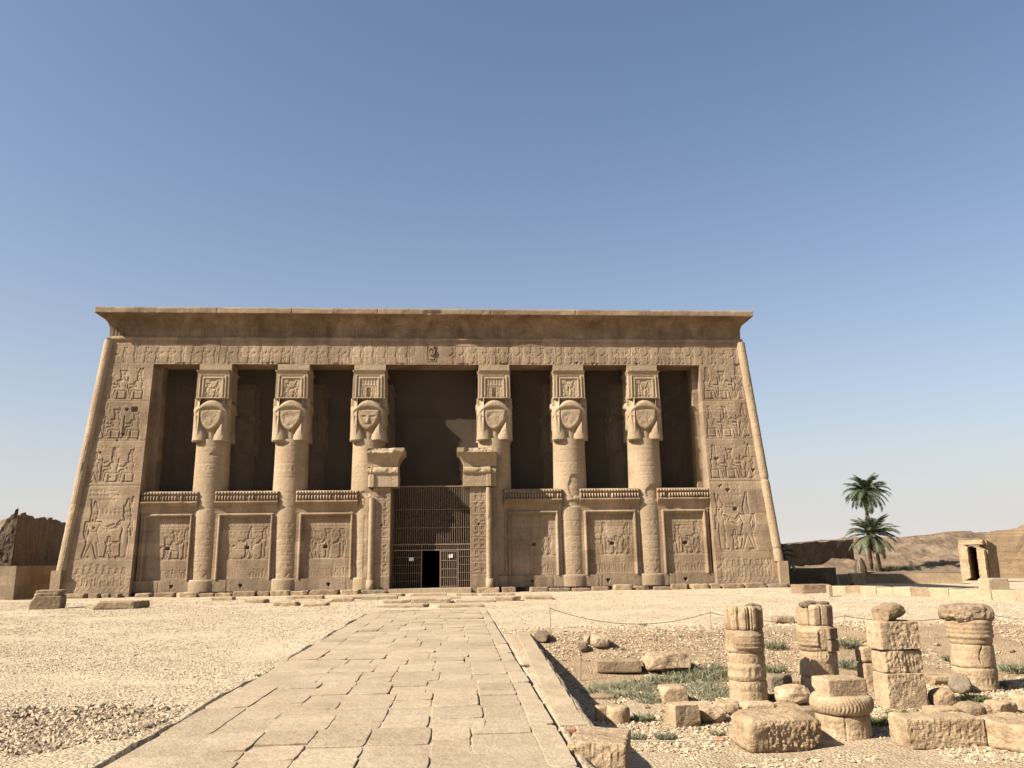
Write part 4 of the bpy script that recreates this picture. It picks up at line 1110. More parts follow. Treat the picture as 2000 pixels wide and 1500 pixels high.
def pix(x0, x1, yb, yt=None):
    """ground point under a thing seen between these pixels, with its width and height in metres"""
    p = on((x0+x1)/2, yb); m = mpp(p)
    return p, (x1-x0)*m, (yb-yt)*m if yt is not None else None
def G(x, y): return float(zg(x, y))
def back(p, d):
    v = np.array([p[0]-CAM[0], p[1]-CAM[1]]); v = v/np.linalg.norm(v)*d
    return np.array([p[0]+v[0], p[1]+v[1], G(p[0]+v[0], p[1]+v[1])])

# ---- foundation blocks along the foot of the facade
kl = [(126, 168), (172, 192), (195, 214), (216, 232), (263, 292), (300, 341), (343, 384), (386, 417), (419, 451), (454, 498), (501, 525), (527, 565), (567, 600), (603, 659), (661, 699), (702, 756)]
kr = [(932, 975), (980, 1008), (1035, 1070), (1072, 1114), (1119, 1155), (1158, 1189), (1200, 1235), (1238, 1268), (1277, 1310), (1313, 1345), (1352, 1387), (1389, 1408), (1413, 1454), (1457, 1499), (1502, 1545)]
marks = [(-99, -16.9, 'the left end wall'), (-16.9, -13.4, 'the leftmost screen wall'), (-13.4, -8.6, 'the second screen wall'), (-8.6, -3.0, 'the screen left of the gate'), (-3.0, 3.2, 'the gate threshold'),
         (3.2, 8.4, 'the screen right of the gate'), (8.4, 13.2, 'the fifth screen wall'), (13.2, 17.2, 'the rightmost screen wall'), (17.2, 99, 'the right end wall')]
ords = ['first', 'second', 'third', 'fourth', 'fifth', 'sixth', 'seventh', 'eighth']
seen = {}
for i, (a, b) in enumerate(kl+kr):
    rnd = random.Random(900+i)
    y0 = -.62+rnd.uniform(-.12, .1)
    pa = at(a, 1150 if a > 880 else 1160, y=y0); pb = at(b, 1150, y=y0)
    xc, w = (pa[0]+pb[0])/2, pb[0]-pa[0]-.02
    nm = next(n for lo, hi, n in marks if lo <= xc < hi); seen[nm] = seen.get(nm, 0)+1
    mt, cn = [(M_BLOCKD, 'brown'), (M_RED, 'reddish'), (M_GREY, 'greyish'), (M_BLOCK, 'pale')][rnd.choices([0, 1, 2, 3], [3, 3, 2, 2])[0]]
    h = rnd.uniform(.16, .30)
    block('foundation_block', (w, .7, h+.2), (xc, y0+.35, G(xc, y0)-.18), mt, 900+i, '%s foundation block, %s from left below %s' % (cn, ords[seen[nm]-1], nm), 'stone block', 'foundation blocks along the facade', n=10, chip=.04, rough=.03, kcut=5, lo=.74, hi=.96)

# ---- broken flagstones between the path and the gate
fl = [(735, 836, 1188, 'left half of the long step at the end of the paved path'), (838, 946, 1187, 'right half of the long step at the end of the paved path'),
      (736, 800, 1179, 'low slab behind the left end of the path step'), (803, 880, 1178, 'middle slab of the row behind the path step'), (884, 966, 1177, 'slab behind the right end of the path step'),
      (968, 1018, 1174, 'rough slab just right of the row behind the path step'), (1022, 1080, 1171, 'rightmost rough dark slab of the broken terrace before the gate'),
      (534, 580, 1184, 'nearest flat slab left of the path step'), (583, 636, 1185, 'slab joined to the near flat slab left of the path step'), (640, 690, 1176, 'small slab between the near flat slabs and the path step'),
      (478, 516, 1178, 'thin grey slab lying before the second screen wall'), (560, 628, 1170, 'wide thin slab before the column left of the gate column'), (660, 704, 1170, 'square slab before the left gate jamb'),
      (716, 790, 1165, 'slab at the foot of the left gate jamb, before the gate'), (794, 872, 1165, 'slab in the middle right before the gate'), (876, 930, 1164, 'slab before the right gate jamb'),
      (940, 1006, 1164, 'slab before the shaded wall right of the gate'), (410, 456, 1173, 'slab before the first column from the left'), (705, 775, 1172, 'thin slab between gate jamb slabs and the path step'), (800, 900, 1171, 'long thin slab in front of the middle gate slab')]
for i, (a, b, yb, lab) in enumerate(fl):
    p, w, _ = pix(a, b, yb); rnd = random.Random(50+i)
    d = rnd.uniform(.8, 1.5); h = .13 if i < 2 else rnd.uniform(.10, .2)
    block('flagstone', (w, d, h+.12), (p[0], p[1]+d/2, G(p[0], p[1])-.12), M_PALE if i < 5 or i > 12 else M_BLOCK, 50+i, lab, 'flagstone', 'broken flagstones before the gate', rz=rnd.uniform(-.05, .05), n=10, chip=.04, rough=.022, kcut=5, lo=.72, hi=.96)
p, w, h = pix(180, 278, 1190, 1177); block('stone_slab', (w, .9, .3), (p[0], p[1]+.4, p[2]), M_BLOCKD, 70, 'long low broken slab lying on gravel before the left end wall', 'stone slab', n=16, chip=.06, rough=.03, kcut=6, lo=.7, hi=.92)
p, w, h = pix(52, 98, 1190, 1160)
r0 = empty('carved_block', (p[0]+.15, p[1]+.45, p[2]), radians(12)); tag(r0, 'squat moulded stone block standing alone on gravel at far left', 'stone block')
P, F = block_pts((1.15, 1.0, .52), 72, 16, .03, .012, 3, .8, .95); place('body', P, F, (0, 0, 0), M_BLOCKD, parent=r0)
P, F = block_pts((.92, .85, .15), 73, 16, .05, .012, 3, .8, .95); place('moulding', P, F, (0, 0, .51), M_BLOCKD, parent=r0)
P, F = block_pts((1.0, .8, .12), 74, 10, .04, .012, 3, .8, .95); place('top_ledge', P, F, (.06, 0, .64), M_BLOCKD, parent=r0)

# ---- left: low stone wall and the mudbrick ruin behind it
def prism(name, pts, z0, tops, mat, parent=None, res=.3, rough=.12, seed=1, jag=.0, sc=.8, wallrough=None):
    """a solid wall following plan points (closed polygon, anticlockwise), height varying along it"""
    pts = np.array(pts, float); ring = []; th = []; k = len(pts)
    for i in range(k):
        a, b = pts[i], pts[(i+1) % k]; m = max(2, int(np.linalg.norm(b-a)/res))
        for j in range(m):
            ring.append(a+(b-a)*j/m); th.append(tops[i]+(tops[(i+1) % k]-tops[i])*j/m)
    ring = np.array(ring); th = np.array(th); n = len(ring)
    th = th+jag*(fbm(ring[:, 0]*.45, ring[:, 1]*.45, seed=seed, oct=5)*3.2)+jag*.5*(fbm(ring[:, 0]*.6, ring[:, 1]*.6, seed=seed+1) > .06)
    d = np.roll(ring, -1, 0)-np.roll(ring, 1, 0); nr = np.column_stack([d[:, 1], -d[:, 0]]); nr /= np.linalg.norm(nr, axis=1)[:, None]+1e-9
    nz = max(3, int((th.max()-z0)/res)); t = np.linspace(0, 1, nz)
    X = np.repeat(ring[:, 0:1], nz, 1); Y = np.repeat(ring[:, 1:2], nz, 1); Z = z0+(th-z0)[:, None]*t[None]
    D = rough*2*fbm(X*sc, Y*sc, Z*sc, seed=seed+4, oct=5)
    if wallrough is not None: D = D*wallrough(X, Y, Z)
    X = X+nr[:, 0:1]*D; Y = Y+nr[:, 1:2]*D
    mb = MB(); mb.grid(np.stack([X, Y, Z], -1), close_u=True)
    # rough top
    c = ring.mean(0); steps = 6; top = []
    for s_ in np.linspace(0, 1, steps+1):
        Pr = np.column_stack([X[:, -1], Y[:, -1]])*(1-s_)+c*s_
        zt = Z[:, -1]*(1-s_)+th.mean()*s_+jag*.8*fbm(Pr[:, 0]*1.2, Pr[:, 1]*1.2, seed=seed+6)*min(1, s_*4)
        top.append(np.column_stack([Pr, zt]))
    mb.grid(np.stack(top, 1), close_u=True)
    return mb.build(name, mat, parent, smooth=False)
c0 = on(25, 1172)
w = prism('stone_wall', [(c0[0]-14, c0[1]+.6), (c0[0], c0[1]), (c0[0]-4.6, c0[1]+30), (c0[0]-16, c0[1]+30)], -.3, [1.66, 1.66, 1.70, 1.66], stone('banded_sandstone', (.25, .18, .115), (.29, .212, .14), (.32, .24, .162), .5, (1.3, .55, .012), .2), seed=3, rough=.03, res=.35)
tag(w, 'low flat topped stone wall running beside the left end of the temple', 'wall')
rz_ = [(-46, 9.5), (-31.5, 8.5), (-28.2, 6.5), (-25.4, 21), (-24.2, 34), (-46, 34)]
# silhouette heights taken at the corner and along the shaded side
ruin = prism('mudbrick_ruin', [(-46, 9), (-28.3, 6.25), (-27.1, 6.0), (-34.9, 31), (-46, 33)], -.3, [1.8, 3.5, 5.0, 5.5, 4.5], M_MUD, seed=12, rough=.14, res=.30, jag=.20, sc=.9)
tag(ruin, 'tall ragged mudbrick ruin rising behind the low wall at far left', 'ruin')
rr = np.random.default_rng(8)
# crumbled face of the ruin towards the camera
def crumble():
    X, T = np.meshgrid(np.concatenate([np.linspace(-46, -32, 40), np.linspace(-31.9, -27.05, 90)]), np.linspace(0, 1, 50), indexing='ij')
    u = (X+46)/18.95
    top = np.interp(X, [-46, -33, -29.2, -28.2, -27.9, -27.4, -27.05], [1.9, 2.6, 3.2, 3.8, 4.5, 5.0, 5.2])+.25*(fbm(X*1.6, X*0, seed=4))+.22*(fbm(X*3.4, X*0, seed=5) > .05)
    Z = -.3+(top+.3)*T
    Y = 6.0+(-27.1-X)*.16-1.2*(1-T)**1.4*(.3+.7*(1-u))-.05
    D = .6*fbm(X*.8, Y*.8, Z*.8, seed=41, oct=5)+.35*np.abs(fbm(X*2.4, Z*2.4, Y, seed=42, oct=3))
    mb = MB(); mb.grid(np.stack([X, Y-D*sstep(-27.0, -27.35, X)-.02, Z], -1))
    mb.build('crumbled_face', M_MUDROUGH, ruin, smooth=False)
crumble()

# ---- excavated court: kerb wall beside the path
def kerb_wall():
    r = empty('kerb_wall', (3.1, -36.5, -.1)); tag(r, 'long brick and stone kerb wall along the right edge of the paved path', 'wall')
    ys = np.arange(-42.1, -30.9, .11); T = np.linspace(0, 1, 7)
    Yg, Tg = np.meshgrid(ys, T, indexing='ij')
    xr = 2.93+(Yg+42.1)*.0305; xl = xr-.27-.03*fbm(Yg*2, Yg*0, seed=2)
    X = xl+(xr-xl)*Tg+.02*fbm(Yg*3, Tg*0+3, seed=8)*(Tg > .9)
    Z = -.015+.04*fbm(X*3, Yg*3, seed=7, oct=4)-.05*np.clip(fbm(Yg*.9, X, seed=3), 0, 1)
    mb = MB(); P = np.stack([X-3.1, Yg+36.5, Z+.1], -1); mb.grid(P)
    for e, fl in ((P[:, -1], False), (P[:, 0], True), (P[0], True), (P[-1], False)):
        e2 = e.copy(); e2[:, 2] = -1.1; mb.grid(np.stack([e, e2]), flip=not fl)
    mb.build('coping', M_PALE, r, smooth=True)
    mb = MB()
    for k, (a, b, c_, d) in enumerate(((2.72, 2.80, -.14, -.03), (2.66, 2.72, -.3, -.16), (2.84, 2.92, -.12, -.02), (2.80, 2.92, -.36, -.24))): mb.box((a-3.1, -42.19+36.5, c_+.1-.02), (b-3.1, -42.11+36.5, d+.1-.02))
    mb.build('end_bricks', M_BRICK, r)
kerb_wall()
# stone wedge at the near end of the kerb
V, F = _BG[26]; sz = np.array([.50, 1.15, .52]); P, F = block_pts(sz, 201, 26, .02, .018, 3, .86, .97, pit=.02, front=lambda P, N: sstep(.4, .9, np.maximum(-N[:, 1], N[:, 0])))
a1 = at(1166, 1428, -.02)
tag(place('kerbstone', P, F, (a1[0]-.02, a1[1]-.30, -.56), M_BLOCK, rz=radians(-14), tilt=(radians(-4), radians(3)), sink=.0), 'flat topped wedge shaped stone at the near end of the kerb wall beside the path', 'stone block')

# ---- column stumps
def drum(name, r0, r1, z0, h, mat, seed, parent, fn=None, rough=.010, chip=.02, n=180, tilt=0.0, topbreak=.03):
    th = np.linspace(0, 2*pi, n, endpoint=False); m = max(6, int(h/.022)); zz = np.linspace(0, h, m)
    T, Z = np.meshgrid(th, zz, indexing='ij')
    R_ = r0+(r1-r0)*Z/h; nx, ny = np.cos(T), np.sin(T)
    D = rough*2*fbm(nx*2.2, ny*2.2, (Z+z0)*3, seed=seed, oct=5)-chip*(np.exp(-Z/.014)+np.exp(-(h-Z)/.016))-.08*np.clip(fbm(nx*1.5, ny*1.5, Z*3, seed=seed+2, oct=4)-.2, 0, 1)*2
    if fn is not None: D = D+fn(T, Z)
    zt = z0+Z-topbreak*np.clip(fbm(nx*1.4, ny*1.4, seed=seed+5), 0, 1)*2*(Z/h)**6
    P = np.stack([(R_+D)*nx, (R_+D)*ny, zt], -1)
    mb = MB(); mb.grid(P, close_u=True)
    top = [P[:, -1]]
    for s_ in (.93, .7, .4, .15, .0):
        q = P[:, -1].copy(); c = q.mean(0); q = c+(q-c)*s_; q[:, 2] += (.012-.02*fbm(q[:, 0]*4, q[:, 1]*4, seed=seed))*(s_ < .95); top.append(q)
    mb.grid(np.stack(top, 1), close_u=True)
    return mb.build(name, mat, parent, smooth=True)
def carve_ring(seed, r, pats, depth=.012):
    """carved signs round a drum"""
    th = np.linspace(0, 2*pi, 110, endpoint=False)
    def f(T, Z):
        c = Carve((T*r).T, Z.T); pats(c, random.Random(seed)); return -c.H.T
    return f
def ang(p): return math.atan2(CAM[1]-p[1], CAM[0]-p[0]) % (2*pi)
def stump(x0, x1, yb, label):
    p, w, _ = pix(x0, x1, yb)
    p = back(p, w*.42)
    e = empty('column_stump', tuple(p)); tag(e, label, 'column stump', 'column stumps in the sunken court')
    return e, w/2, ang(p), mpp(p)
def ridges(A, z0, z1, n, amp, half=None, off=0.0):
    def f(T, Z):
        d = (T-A-off+pi) % (2*pi)-pi
        m = 1.0 if half is None else sstep(half, half*.85, abs(d))
        v = (Z-z0)/(z1-z0)*n
        return amp*m*np.sqrt(np.clip(1-((v-np.floor(v)-.5)/.5)**2, 0, 1))*((Z > z0) & (Z < z1))
    return f
def signs(r, z0, z1, c, seed, depth=.012):
    def f(T, Z):
        cc = Carve((T*r).T, Z.T); cc.glyphs(0, 2*pi*r, z0, z1, c, random.Random(seed), depth, .9)
        for z in (z0-.02, z1+.02): cc.line(-1, z, 7*r, z, .006, .010)
        return -cc.H.T
    return f
def add(*fs): return lambda T, Z: sum(f(T, Z) for f in fs)

# stump with fluted top, left of the group
e, r, A, m = stump(1424, 1502, 1374, 'tall round stump with fluted bundle top and ring mouldings, leftmost of the standing stumps')
drum('base_drum', r*.98, r*.97, 0, .34, M_BLOCK, 301, e, add(signs(r, .08, .16, .06, 3), signs(r, .2, .28, .06, 4)))
drum('carved_drum', r*.97, r*.95, .345, .45, M_BLOCK, 302, e, add(signs(r, .04, .26, .12, 5, .013), signs(r, .31, .38, .07, 6)))
drum('ringed_drum', r*.97, r*.96, .80, .37, M_BLOCK, 303, e, add(ridges(A, .06, .32, 4, .04, .85, .35), lambda T, Z: .02*((((T-A+1.1+pi) % (2*pi)-pi)**2) < .01)))
drum('fluted_drum', r*.86, r*.88, 1.175, .38, M_BLOCK, 304, e, lambda T, Z: .045*np.sqrt(np.abs(np.cos((T-A)*5)))-.05*(np.abs(np.cos((T-A)*5)) < .2)-.02*(np.abs(np.cos((T-A)*10)) < .12), topbreak=.06)
# second fluted stump
e, r, A, m = stump(1566, 1642, 1357, 'round fluted stump patched with small square blocks, second of the standing stumps')
drum('base_drum', r*.98, r*.97, 0, .26, M_BLOCK, 311, e)
drum('carved_drum', r*.97, r*.96, .265, .46, M_BLOCK, 312, e, add(lambda T, Z: .016*(np.abs(np.hypot(((T-A-.25+pi) % (2*pi)-pi)*r, Z-.40)-.11) < .02)+.012*(np.abs(np.hypot(((T-A-.25+pi) % (2*pi)-pi)*r, Z-.40)-.06) < .015), lambda T, Z: 0*T-.012*(np.abs(Z-.44) < .008)))
drum('ringed_drum', r*.96, r*.96, .73, .42, M_BLOCK, 313, e, ridges(A, .08, .36, 4, .045, .6, -.45))
P, F = block_pts((r*.72, .2, .2), 314, 10, .02, .01, 2, .85, .97); o = place('patch_block', P, F, (sin(.55)*r*.80, -cos(.55)*r*.80, .735), M_BLOCKD, rz=.55, parent=e)
P, F = block_pts((r*.74, .2, .2), 315, 10, .02, .01, 2, .85, .97); o = place('patch_block', P, F, (sin(.55)*r*.79, -cos(.55)*r*.79, .945), M_BLOCKD, rz=.55, parent=e)
drum('fluted_drum', r*.90, r*.92, 1.16, .36, M_BLOCK, 316, e, lambda T, Z: -.055*(np.abs(np.cos((T-A)*4)) < .14)-.025*np.abs(np.sin((T-A)*4)), topbreak=.02)
for k, (dx, dy, s_) in enumerate(((-.16, -.1, .3), (.15, -.05, .28), (-.02, .15, .26))):
    boulder('rock', (s_, s_*.7, .11), (e.location.x+dx, e.location.y+dy, e.location.z+1.50), M_DARKROCK, 320+k, ['dark broken stone on the second fluted stump, left one', 'dark broken stone on the second fluted stump, right one', 'dark broken stone at the back of the second fluted stump top'][k], 'rock', 'dark stones on top of the second stump', lod=3)
# square pillar
p, w, _ = pix(1716, 1808, 1386)
pil = empty('stone_pillar', tuple(back(p, .27))); tag(pil, 'square pillar of three stacked rough blocks with a loose boulder on top', 'pillar')
fr_ = lambda P, N: sstep(.55, .9, -N[:, 1])*(P[:, 0] > -.28)
rzp = radians(2)
P, F = block_pts((.66, .46, .56), 331, 26, .02, .010, 2, .9, .98, pit=.026, front=lambda P, N: sstep(.55, .9, -N[:, 1])*sstep(.05, -.02, P[:, 0]*.7-P[:, 2]-.05)); place('base_block', P, F, (0, 0, 0), M_BLOCK, rz=rzp, parent=pil)
P, F = block_pts((.36, .46, .36), 332, 16, .03, .016, 3, .85, .97, pit=.028); place('core_block', P, F, (-.145, .0, .555), M_BLOCK, rz=rzp, parent=pil)
P, F = block_pts((.31, .44, .36), 333, 16, .03, .016, 3, .85, .97, pit=.028); place('core_block', P, F, (.185, .03, .555), M_BLOCK, rz=rzp, parent=pil)
P, F = block_pts((.68, .47, .44), 334, 26, .02, .012, 3, .88, .97, pit=.03, front=lambda P, N: sstep(.55, .9, -N[:, 1])*sstep(-.24, -.18, P[:, 0])); place('cap_block', P, F, (-.03, 0, .925), M_BLOCK, rz=rzp, parent=pil)
boulder('rock', (.52, .4, .30), (pil.location.x-.07, pil.location.y, pil.location.z+1.37), M_BLOCKD, 335, 'brown boulder balanced on top of the square pillar', 'rock', tilt=(0, radians(-8)), k=10, rough=.025, rz=.2)
# fourth stump
e, r, A, m = stump(1866, 1950, 1352, 'round ringed stump with rubble heap on top, rightmost of the standing stumps')
drum('base_drum', r*1.0, r*.97, 0, .40, M_BLOCK, 341, e, add(signs(r, .12, .24, .09, 9, .016), lambda T, Z: -.01*(np.abs(Z-.08) < .01)))
drum('plain_drum', r*.97, r*.94, .405, .40, M_BLOCK, 342, e, lambda T, Z: -.03*(np.abs((T-A-.45+.15*np.sin(Z*9)+pi) % (2*pi)-pi) < .03)*(Z > .08))
drum('ringed_drum', r*.94, r*.92, .81, .44, M_BLOCK, 343, e, ridges(A, .10, .42, 4, .03))
boulder('rubble_heap', (.86, .72, .34), (e.location.x-.03, e.location.y, e.location.z+1.22), M_BLOCKD, 344, 'brown earthy rubble heaped on the rightmost ringed stump', 'rubble', k=6, lo=.6, hi=.9, rough=.05, lod=5, sink=.05)
# small pile left of the pillar
p, w, _ = pix(1688, 1716, 1352)
pl_ = empty('stone_pier', tuple(back(p, .2))); tag(pl_, 'narrow pier of two stacked stones just left behind the square pillar', 'stone pier')
P, F = block_pts((.34, .34, .50), 351, 16, .05, .012, 3, .85, .97); place('stone', P, F, (0, 0, 0), M_BLOCK, parent=pl_)
P, F = block_pts((.30, .30, .28), 352, 16, .05, .016, 4, .75, .95); place('stone', P, F, (-.03, 0, .50), M_BLOCK, parent=pl_)

# short drum with collar in front
p, w, _ = pix(1595, 1704, 1446)
p = back(p, w*.45); A = ang(p)
e = empty('collared_pedestal', tuple(p)); tag(e, 'short cracked round pedestal with wide zigzag collar between two big front blocks', 'pedestal'); r = w/2
drum('shaft', r*1.0, r*.97, -.05, .36, M_BLOCK, 361, e, add(lambda T, Z: -.03*(np.abs((T-A-.08+pi) % (2*pi)-pi) < .022), lambda T, Z: -.008*(np.sin(Z*2*pi/.07) > .8), signs(r, .08, .22, .07, 12, .014)))
drum('collar', r*1.05, r*1.07, .315, .22, M_BLOCK, 362, e, lambda T, Z: .012*sstep(.03, .07, Z)*np.sin(T*52+np.abs(Z-.11)*50)+.02*np.sin(Z/.22*pi), rough=.016)
P, F = block_pts((r*1.55, r*1.2, .25), 363, 26, .02, .012, 4, .78, .95, pit=.0); q = place('stone', P, F, (p[0]-.01, p[1], p[2]+.525), M_BLOCK, rz=radians(7)); q.name = 'stone_block'; tag(q, 'pale flat block with broken corner lying on the zigzag collared base', 'stone block')

# the three big blocks in front
p = back(on(1516, 1469), .26)
block('stone_block', (1.06, .62, .42), tuple(p), M_BLOCK, 371, 'big pale boulder-like block with pecked front face, left front of the court', 'stone block', rz=radians(9), tilt=(radians(7), radians(1)), sink=.03, n=40, chip=.09, rough=.02, kcut=7, lo=.68, hi=.93, pit=.04, sc=3.5, front=lambda P, N: sstep(.35, .7, -N[:, 1])*sstep(-.34, -.2, P[:, 0]+P[:, 2]*.4))
p = back(on(1834, 1462), .25)
block('stone_block', (1.02, .52, .37), tuple(p), M_BLOCK, 372, 'long squared pale block with chipped front, right of the collared base', 'stone block', rz=radians(-3), sink=.02, n=40, chip=.03, rough=.02, kcut=6, lo=.76, hi=.95, sc=4, pit=.02)
p = back(on(1992, 1468), .3)
block('stone_block', (.76, .8, .34), tuple(p), M_BLOCK, 373, 'pale block cut off by the right edge, foremost of the blocks', 'stone block', rz=radians(24), sink=.02, n=26, chip=.05, rough=.025, kcut=6, lo=.74, hi=.94, sc=4)

# beams, boulders and rubble of the court
def put(fn, name, x0, x1, yt, yb, mat, seed, label, dep=None, hf=1.0, **k):
    p, w, h = pix(x0, x1, yb, yt); h *= hf
    d = dep or w*.7
    return fn(name, (w, d, h), tuple(back(p, d*.42)), mat, seed, label, **k)
put(block, 'stone_beam', 1165, 1252, 1292, 1318, M_BLOCKD, 401, 'long squared beam lying on the rubble slope', .40, .9, cat='stone block', rz=radians(-6), n=16, chip=.03, kcut=3, lo=.85, hi=.96)
put(boulder, 'boulder', 1256, 1350, 1283, 1321, M_BLOCK, 402, 'large broken boulder beside the long squared beam', .7, 1.0, k=10, rough=.03, lod=5)
put(boulder, 'boulder', 1154, 1192, 1243, 1270, M_PALE, 403, 'pale white boulder at the top of the rubble slope', .5)
put(boulder, 'rock', 1139, 1157, 1243, 1260, M_BLOCK, 404, 'small stone just left of the pale white boulder', .3)
put(boulder, 'rock', 1129, 1149, 1259, 1276, M_DARKROCK, 405, 'small dark rock below the pale white boulder', .3)
put(boulder, 'rock', 1046, 1074, 1236, 1258, M_DARKROCK, 406, 'dark rock at the far end of the kerb wall', .6)
put(boulder, 'rock', 1458, 1486, 1177, 1190, M_DARKROCK, 407, 'lone dark rock on the gravel before the right end wall', .5)
put(block, 'stone_block', 1511, 1547, 1205, 1219, M_BLOCKD, 408, 'brown slab on the gravel behind the second fluted stump', .5, cat='stone block', n=10)
put(boulder, 'rock', 1517, 1582, 1341, 1379, M_BLOCK, 410, 'rounded boulder between the two fluted stumps', .45, k=7, rough=.025)
put(block, 'stone_block', 1500, 1546, 1319, 1352, M_GREY, 411, 'shaded upright block close behind the first fluted stump', .3, cat='stone block', n=16, chip=.05)
put(block, 'stone_slab', 1502, 1566, 1318, 1344, M_BLOCK, 412, 'flat slab lying behind the shaded upright block', .5, .7, cat='stone slab', n=10)
put(block, 'stone_slab', 1640, 1692, 1328, 1344, M_BLOCKD, 413, 'low dark slab between second stump and square pillar', .5, .8, cat='stone slab', n=10)
put(block, 'stone_block', 1288, 1350, 1343, 1376, M_BLOCK, 414, 'sloping topped block at the edge of the green scrub', .45, cat='stone block', n=16, chip=.05, kcut=6, lo=.6, hi=.9)
put(block, 'stone_beam', 1306, 1394, 1368, 1392, M_PALE, 415, 'long pale beam lying behind the upright broken stone', .3, .8, cat='stone block', rz=radians(8), n=16, chip=.03)
put(block, 'stone_block', 1306, 1362, 1372, 1420, M_BLOCK, 416, 'upright broken stone with stepped end, nearest of the left rubble', .36, .9, cat='stone block', rz=radians(18), n=16, chip=.03, kcut=6, lo=.66, hi=.92)
put(boulder, 'rock', 1356, 1417, 1380, 1413, M_BLOCK, 417, 'leaning angular rock right of the upright broken stone', .5, k=10)
put(boulder, 'rock', 1397, 1442, 1370, 1398, M_BLOCK, 418, 'smooth rock at the foot of the first fluted stump', .5, k=6)
put(block, 'stone_slab', 1448, 1512, 1372, 1391, M_BLOCK, 419, 'flat stone wedged behind the pecked front block, left one', .3, cat='stone slab', n=10, chip=.04, kcut=6, lo=.7, hi=.92)
put(block, 'stone_slab', 1508, 1560, 1376, 1391, M_BLOCK, 420, 'flat stone wedged behind the pecked front block, right one', .3, cat='stone slab', n=10, chip=.04, kcut=6, lo=.7, hi=.92)
put(block, 'stone_block', 1560, 1600, 1383, 1406, M_BLOCKD, 421, 'small brown block squeezed left of the collared base', .3, cat='stone block', n=10, chip=.04)
put(boulder, 'rock', 1820, 1864, 1346, 1384, M_BLOCK, 422, 'pale pointed rock right of the square pillar', .4, k=9)
# lying grinding-wheel like disc
p, w, h = pix(1856, 1898, 1358, 1332); e = empty('stone_disc', tuple(back(p, .2)+np.array([0, 0, .16]))); tag(e, 'round stone disc tilted on edge before the rightmost stump', 'stone disc')
o = drum('disc', w*.5, w*.5, -.07, .15, M_GREY, 423, e); e.rotation_euler = (radians(62), 0, radians(-20))
put(boulder, 'rock', 1866, 1916, 1372, 1401, M_BLOCKD, 424, 'flat dark rock before the tilted stone disc', .5, k=8)
put(boulder, 'rock', 1907, 1940, 1374, 1399, M_BLOCK, 425, 'small pale rock right of the flat dark rock', .35)
put(boulder, 'rock', 1930, 1983, 1368, 1396, M_BLOCK, 426, 'chipped pale rock left of the drum at the right edge', .4, k=8)
p, w, h = pix(1981, 2020, 1390, 1357); e = empty('column_drum', tuple(back(p, .2))); tag(e, 'small round drum fragment at the right edge of the court', 'column drum')
drum('drum_body', w*.5, w*.48, -.02, h*.95, M_BLOCK, 427, e)
put(block, 'stone_slab', 1810, 1868, 1381, 1396, M_BLOCK, 428, 'flat slab before the pale pointed rock', .35, .9, cat='stone slab', n=10, chip=.03)
put(block, 'stone_slab', 1810, 1866, 1315, 1338, M_BLOCK, 429, 'low slab behind pointed rock, between pillar and rightmost stump', .6, .8, cat='stone slab', n=10)
put(block, 'stone_slab', 1150, 1202, 1356, 1366, M_BLOCKD, 430, 'thin dark slab at the edge of the kerb wall shadow', .25, .8, cat='stone slab', n=10)
p, w, h = pix(1183, 1232, 1414, 1376); e = empty('column_drum', tuple(back(p, .2))); tag(e, 'half sunk round drum standing beside the kerb wall shadow', 'column drum')
drum('drum_body', w*.5, w*.49, -.03, h*.86, M_BLOCK, 431, e)
P, F = block_pts((.16, .22, h*.8), 432, 10, .03, .012, 3, .8, .95); q = place('stone', P, F, (p[0]-w*.56, p[1]+.28, G(p[0]-.3, p[1]+.2)), M_BLOCK); q.name = 'stone_block'; tag(q, 'narrow upright stone touching the left of the half sunk drum', 'stone block')
for i, (x, y, s_) in enumerate(((1245, 1405, 16), (1262, 1384, 14), (1478, 1402, 0), (1650, 1395, 0), (1700, 1352, 18), (1760, 1398, 22), (1787, 1393, 18), (1880, 1330, 16), (1975, 1345, 18), (1955, 1352, 14), (1290, 1392, 14), (1400, 1420, 14), (1215, 1270, 10), (1450, 1262, 10), (1830, 1262, 12), (1975, 1275, 14), (1760, 1290, 12), (1350, 1262, 9))):
    if not s_: continue
    lab = ['loose stone left of the sloping block', 'loose stone below the scrub', '', '', 'loose stone behind the pillar foot', 'loose stone at the right foot of the pillar', 'second loose stone at the right foot of the pillar', 'loose stone left of the rightmost stump foot', 'loose stone far right behind the drum', 'loose stone right of the rightmost stump', 'loose stone below the sloping topped block', 'loose stone under the leaning angular rock', 'loose stone on the upper slope right of the pale boulder', 'loose stone on the slope left of the ringed stump', 'loose stone on the slope between pillar and rightmost stump', 'loose stone on the slope at the right edge', 'loose stone on the slope behind the pillar', 'loose stone high on the slope above the large boulder'][i]
    put(boulder, 'rock', x-s_/2, x+s_/2, y-s_*.6, y, M_BLOCK if i % 3 else M_BLOCKD, 440+i, lab, group='loose stones in the court', lod=3)

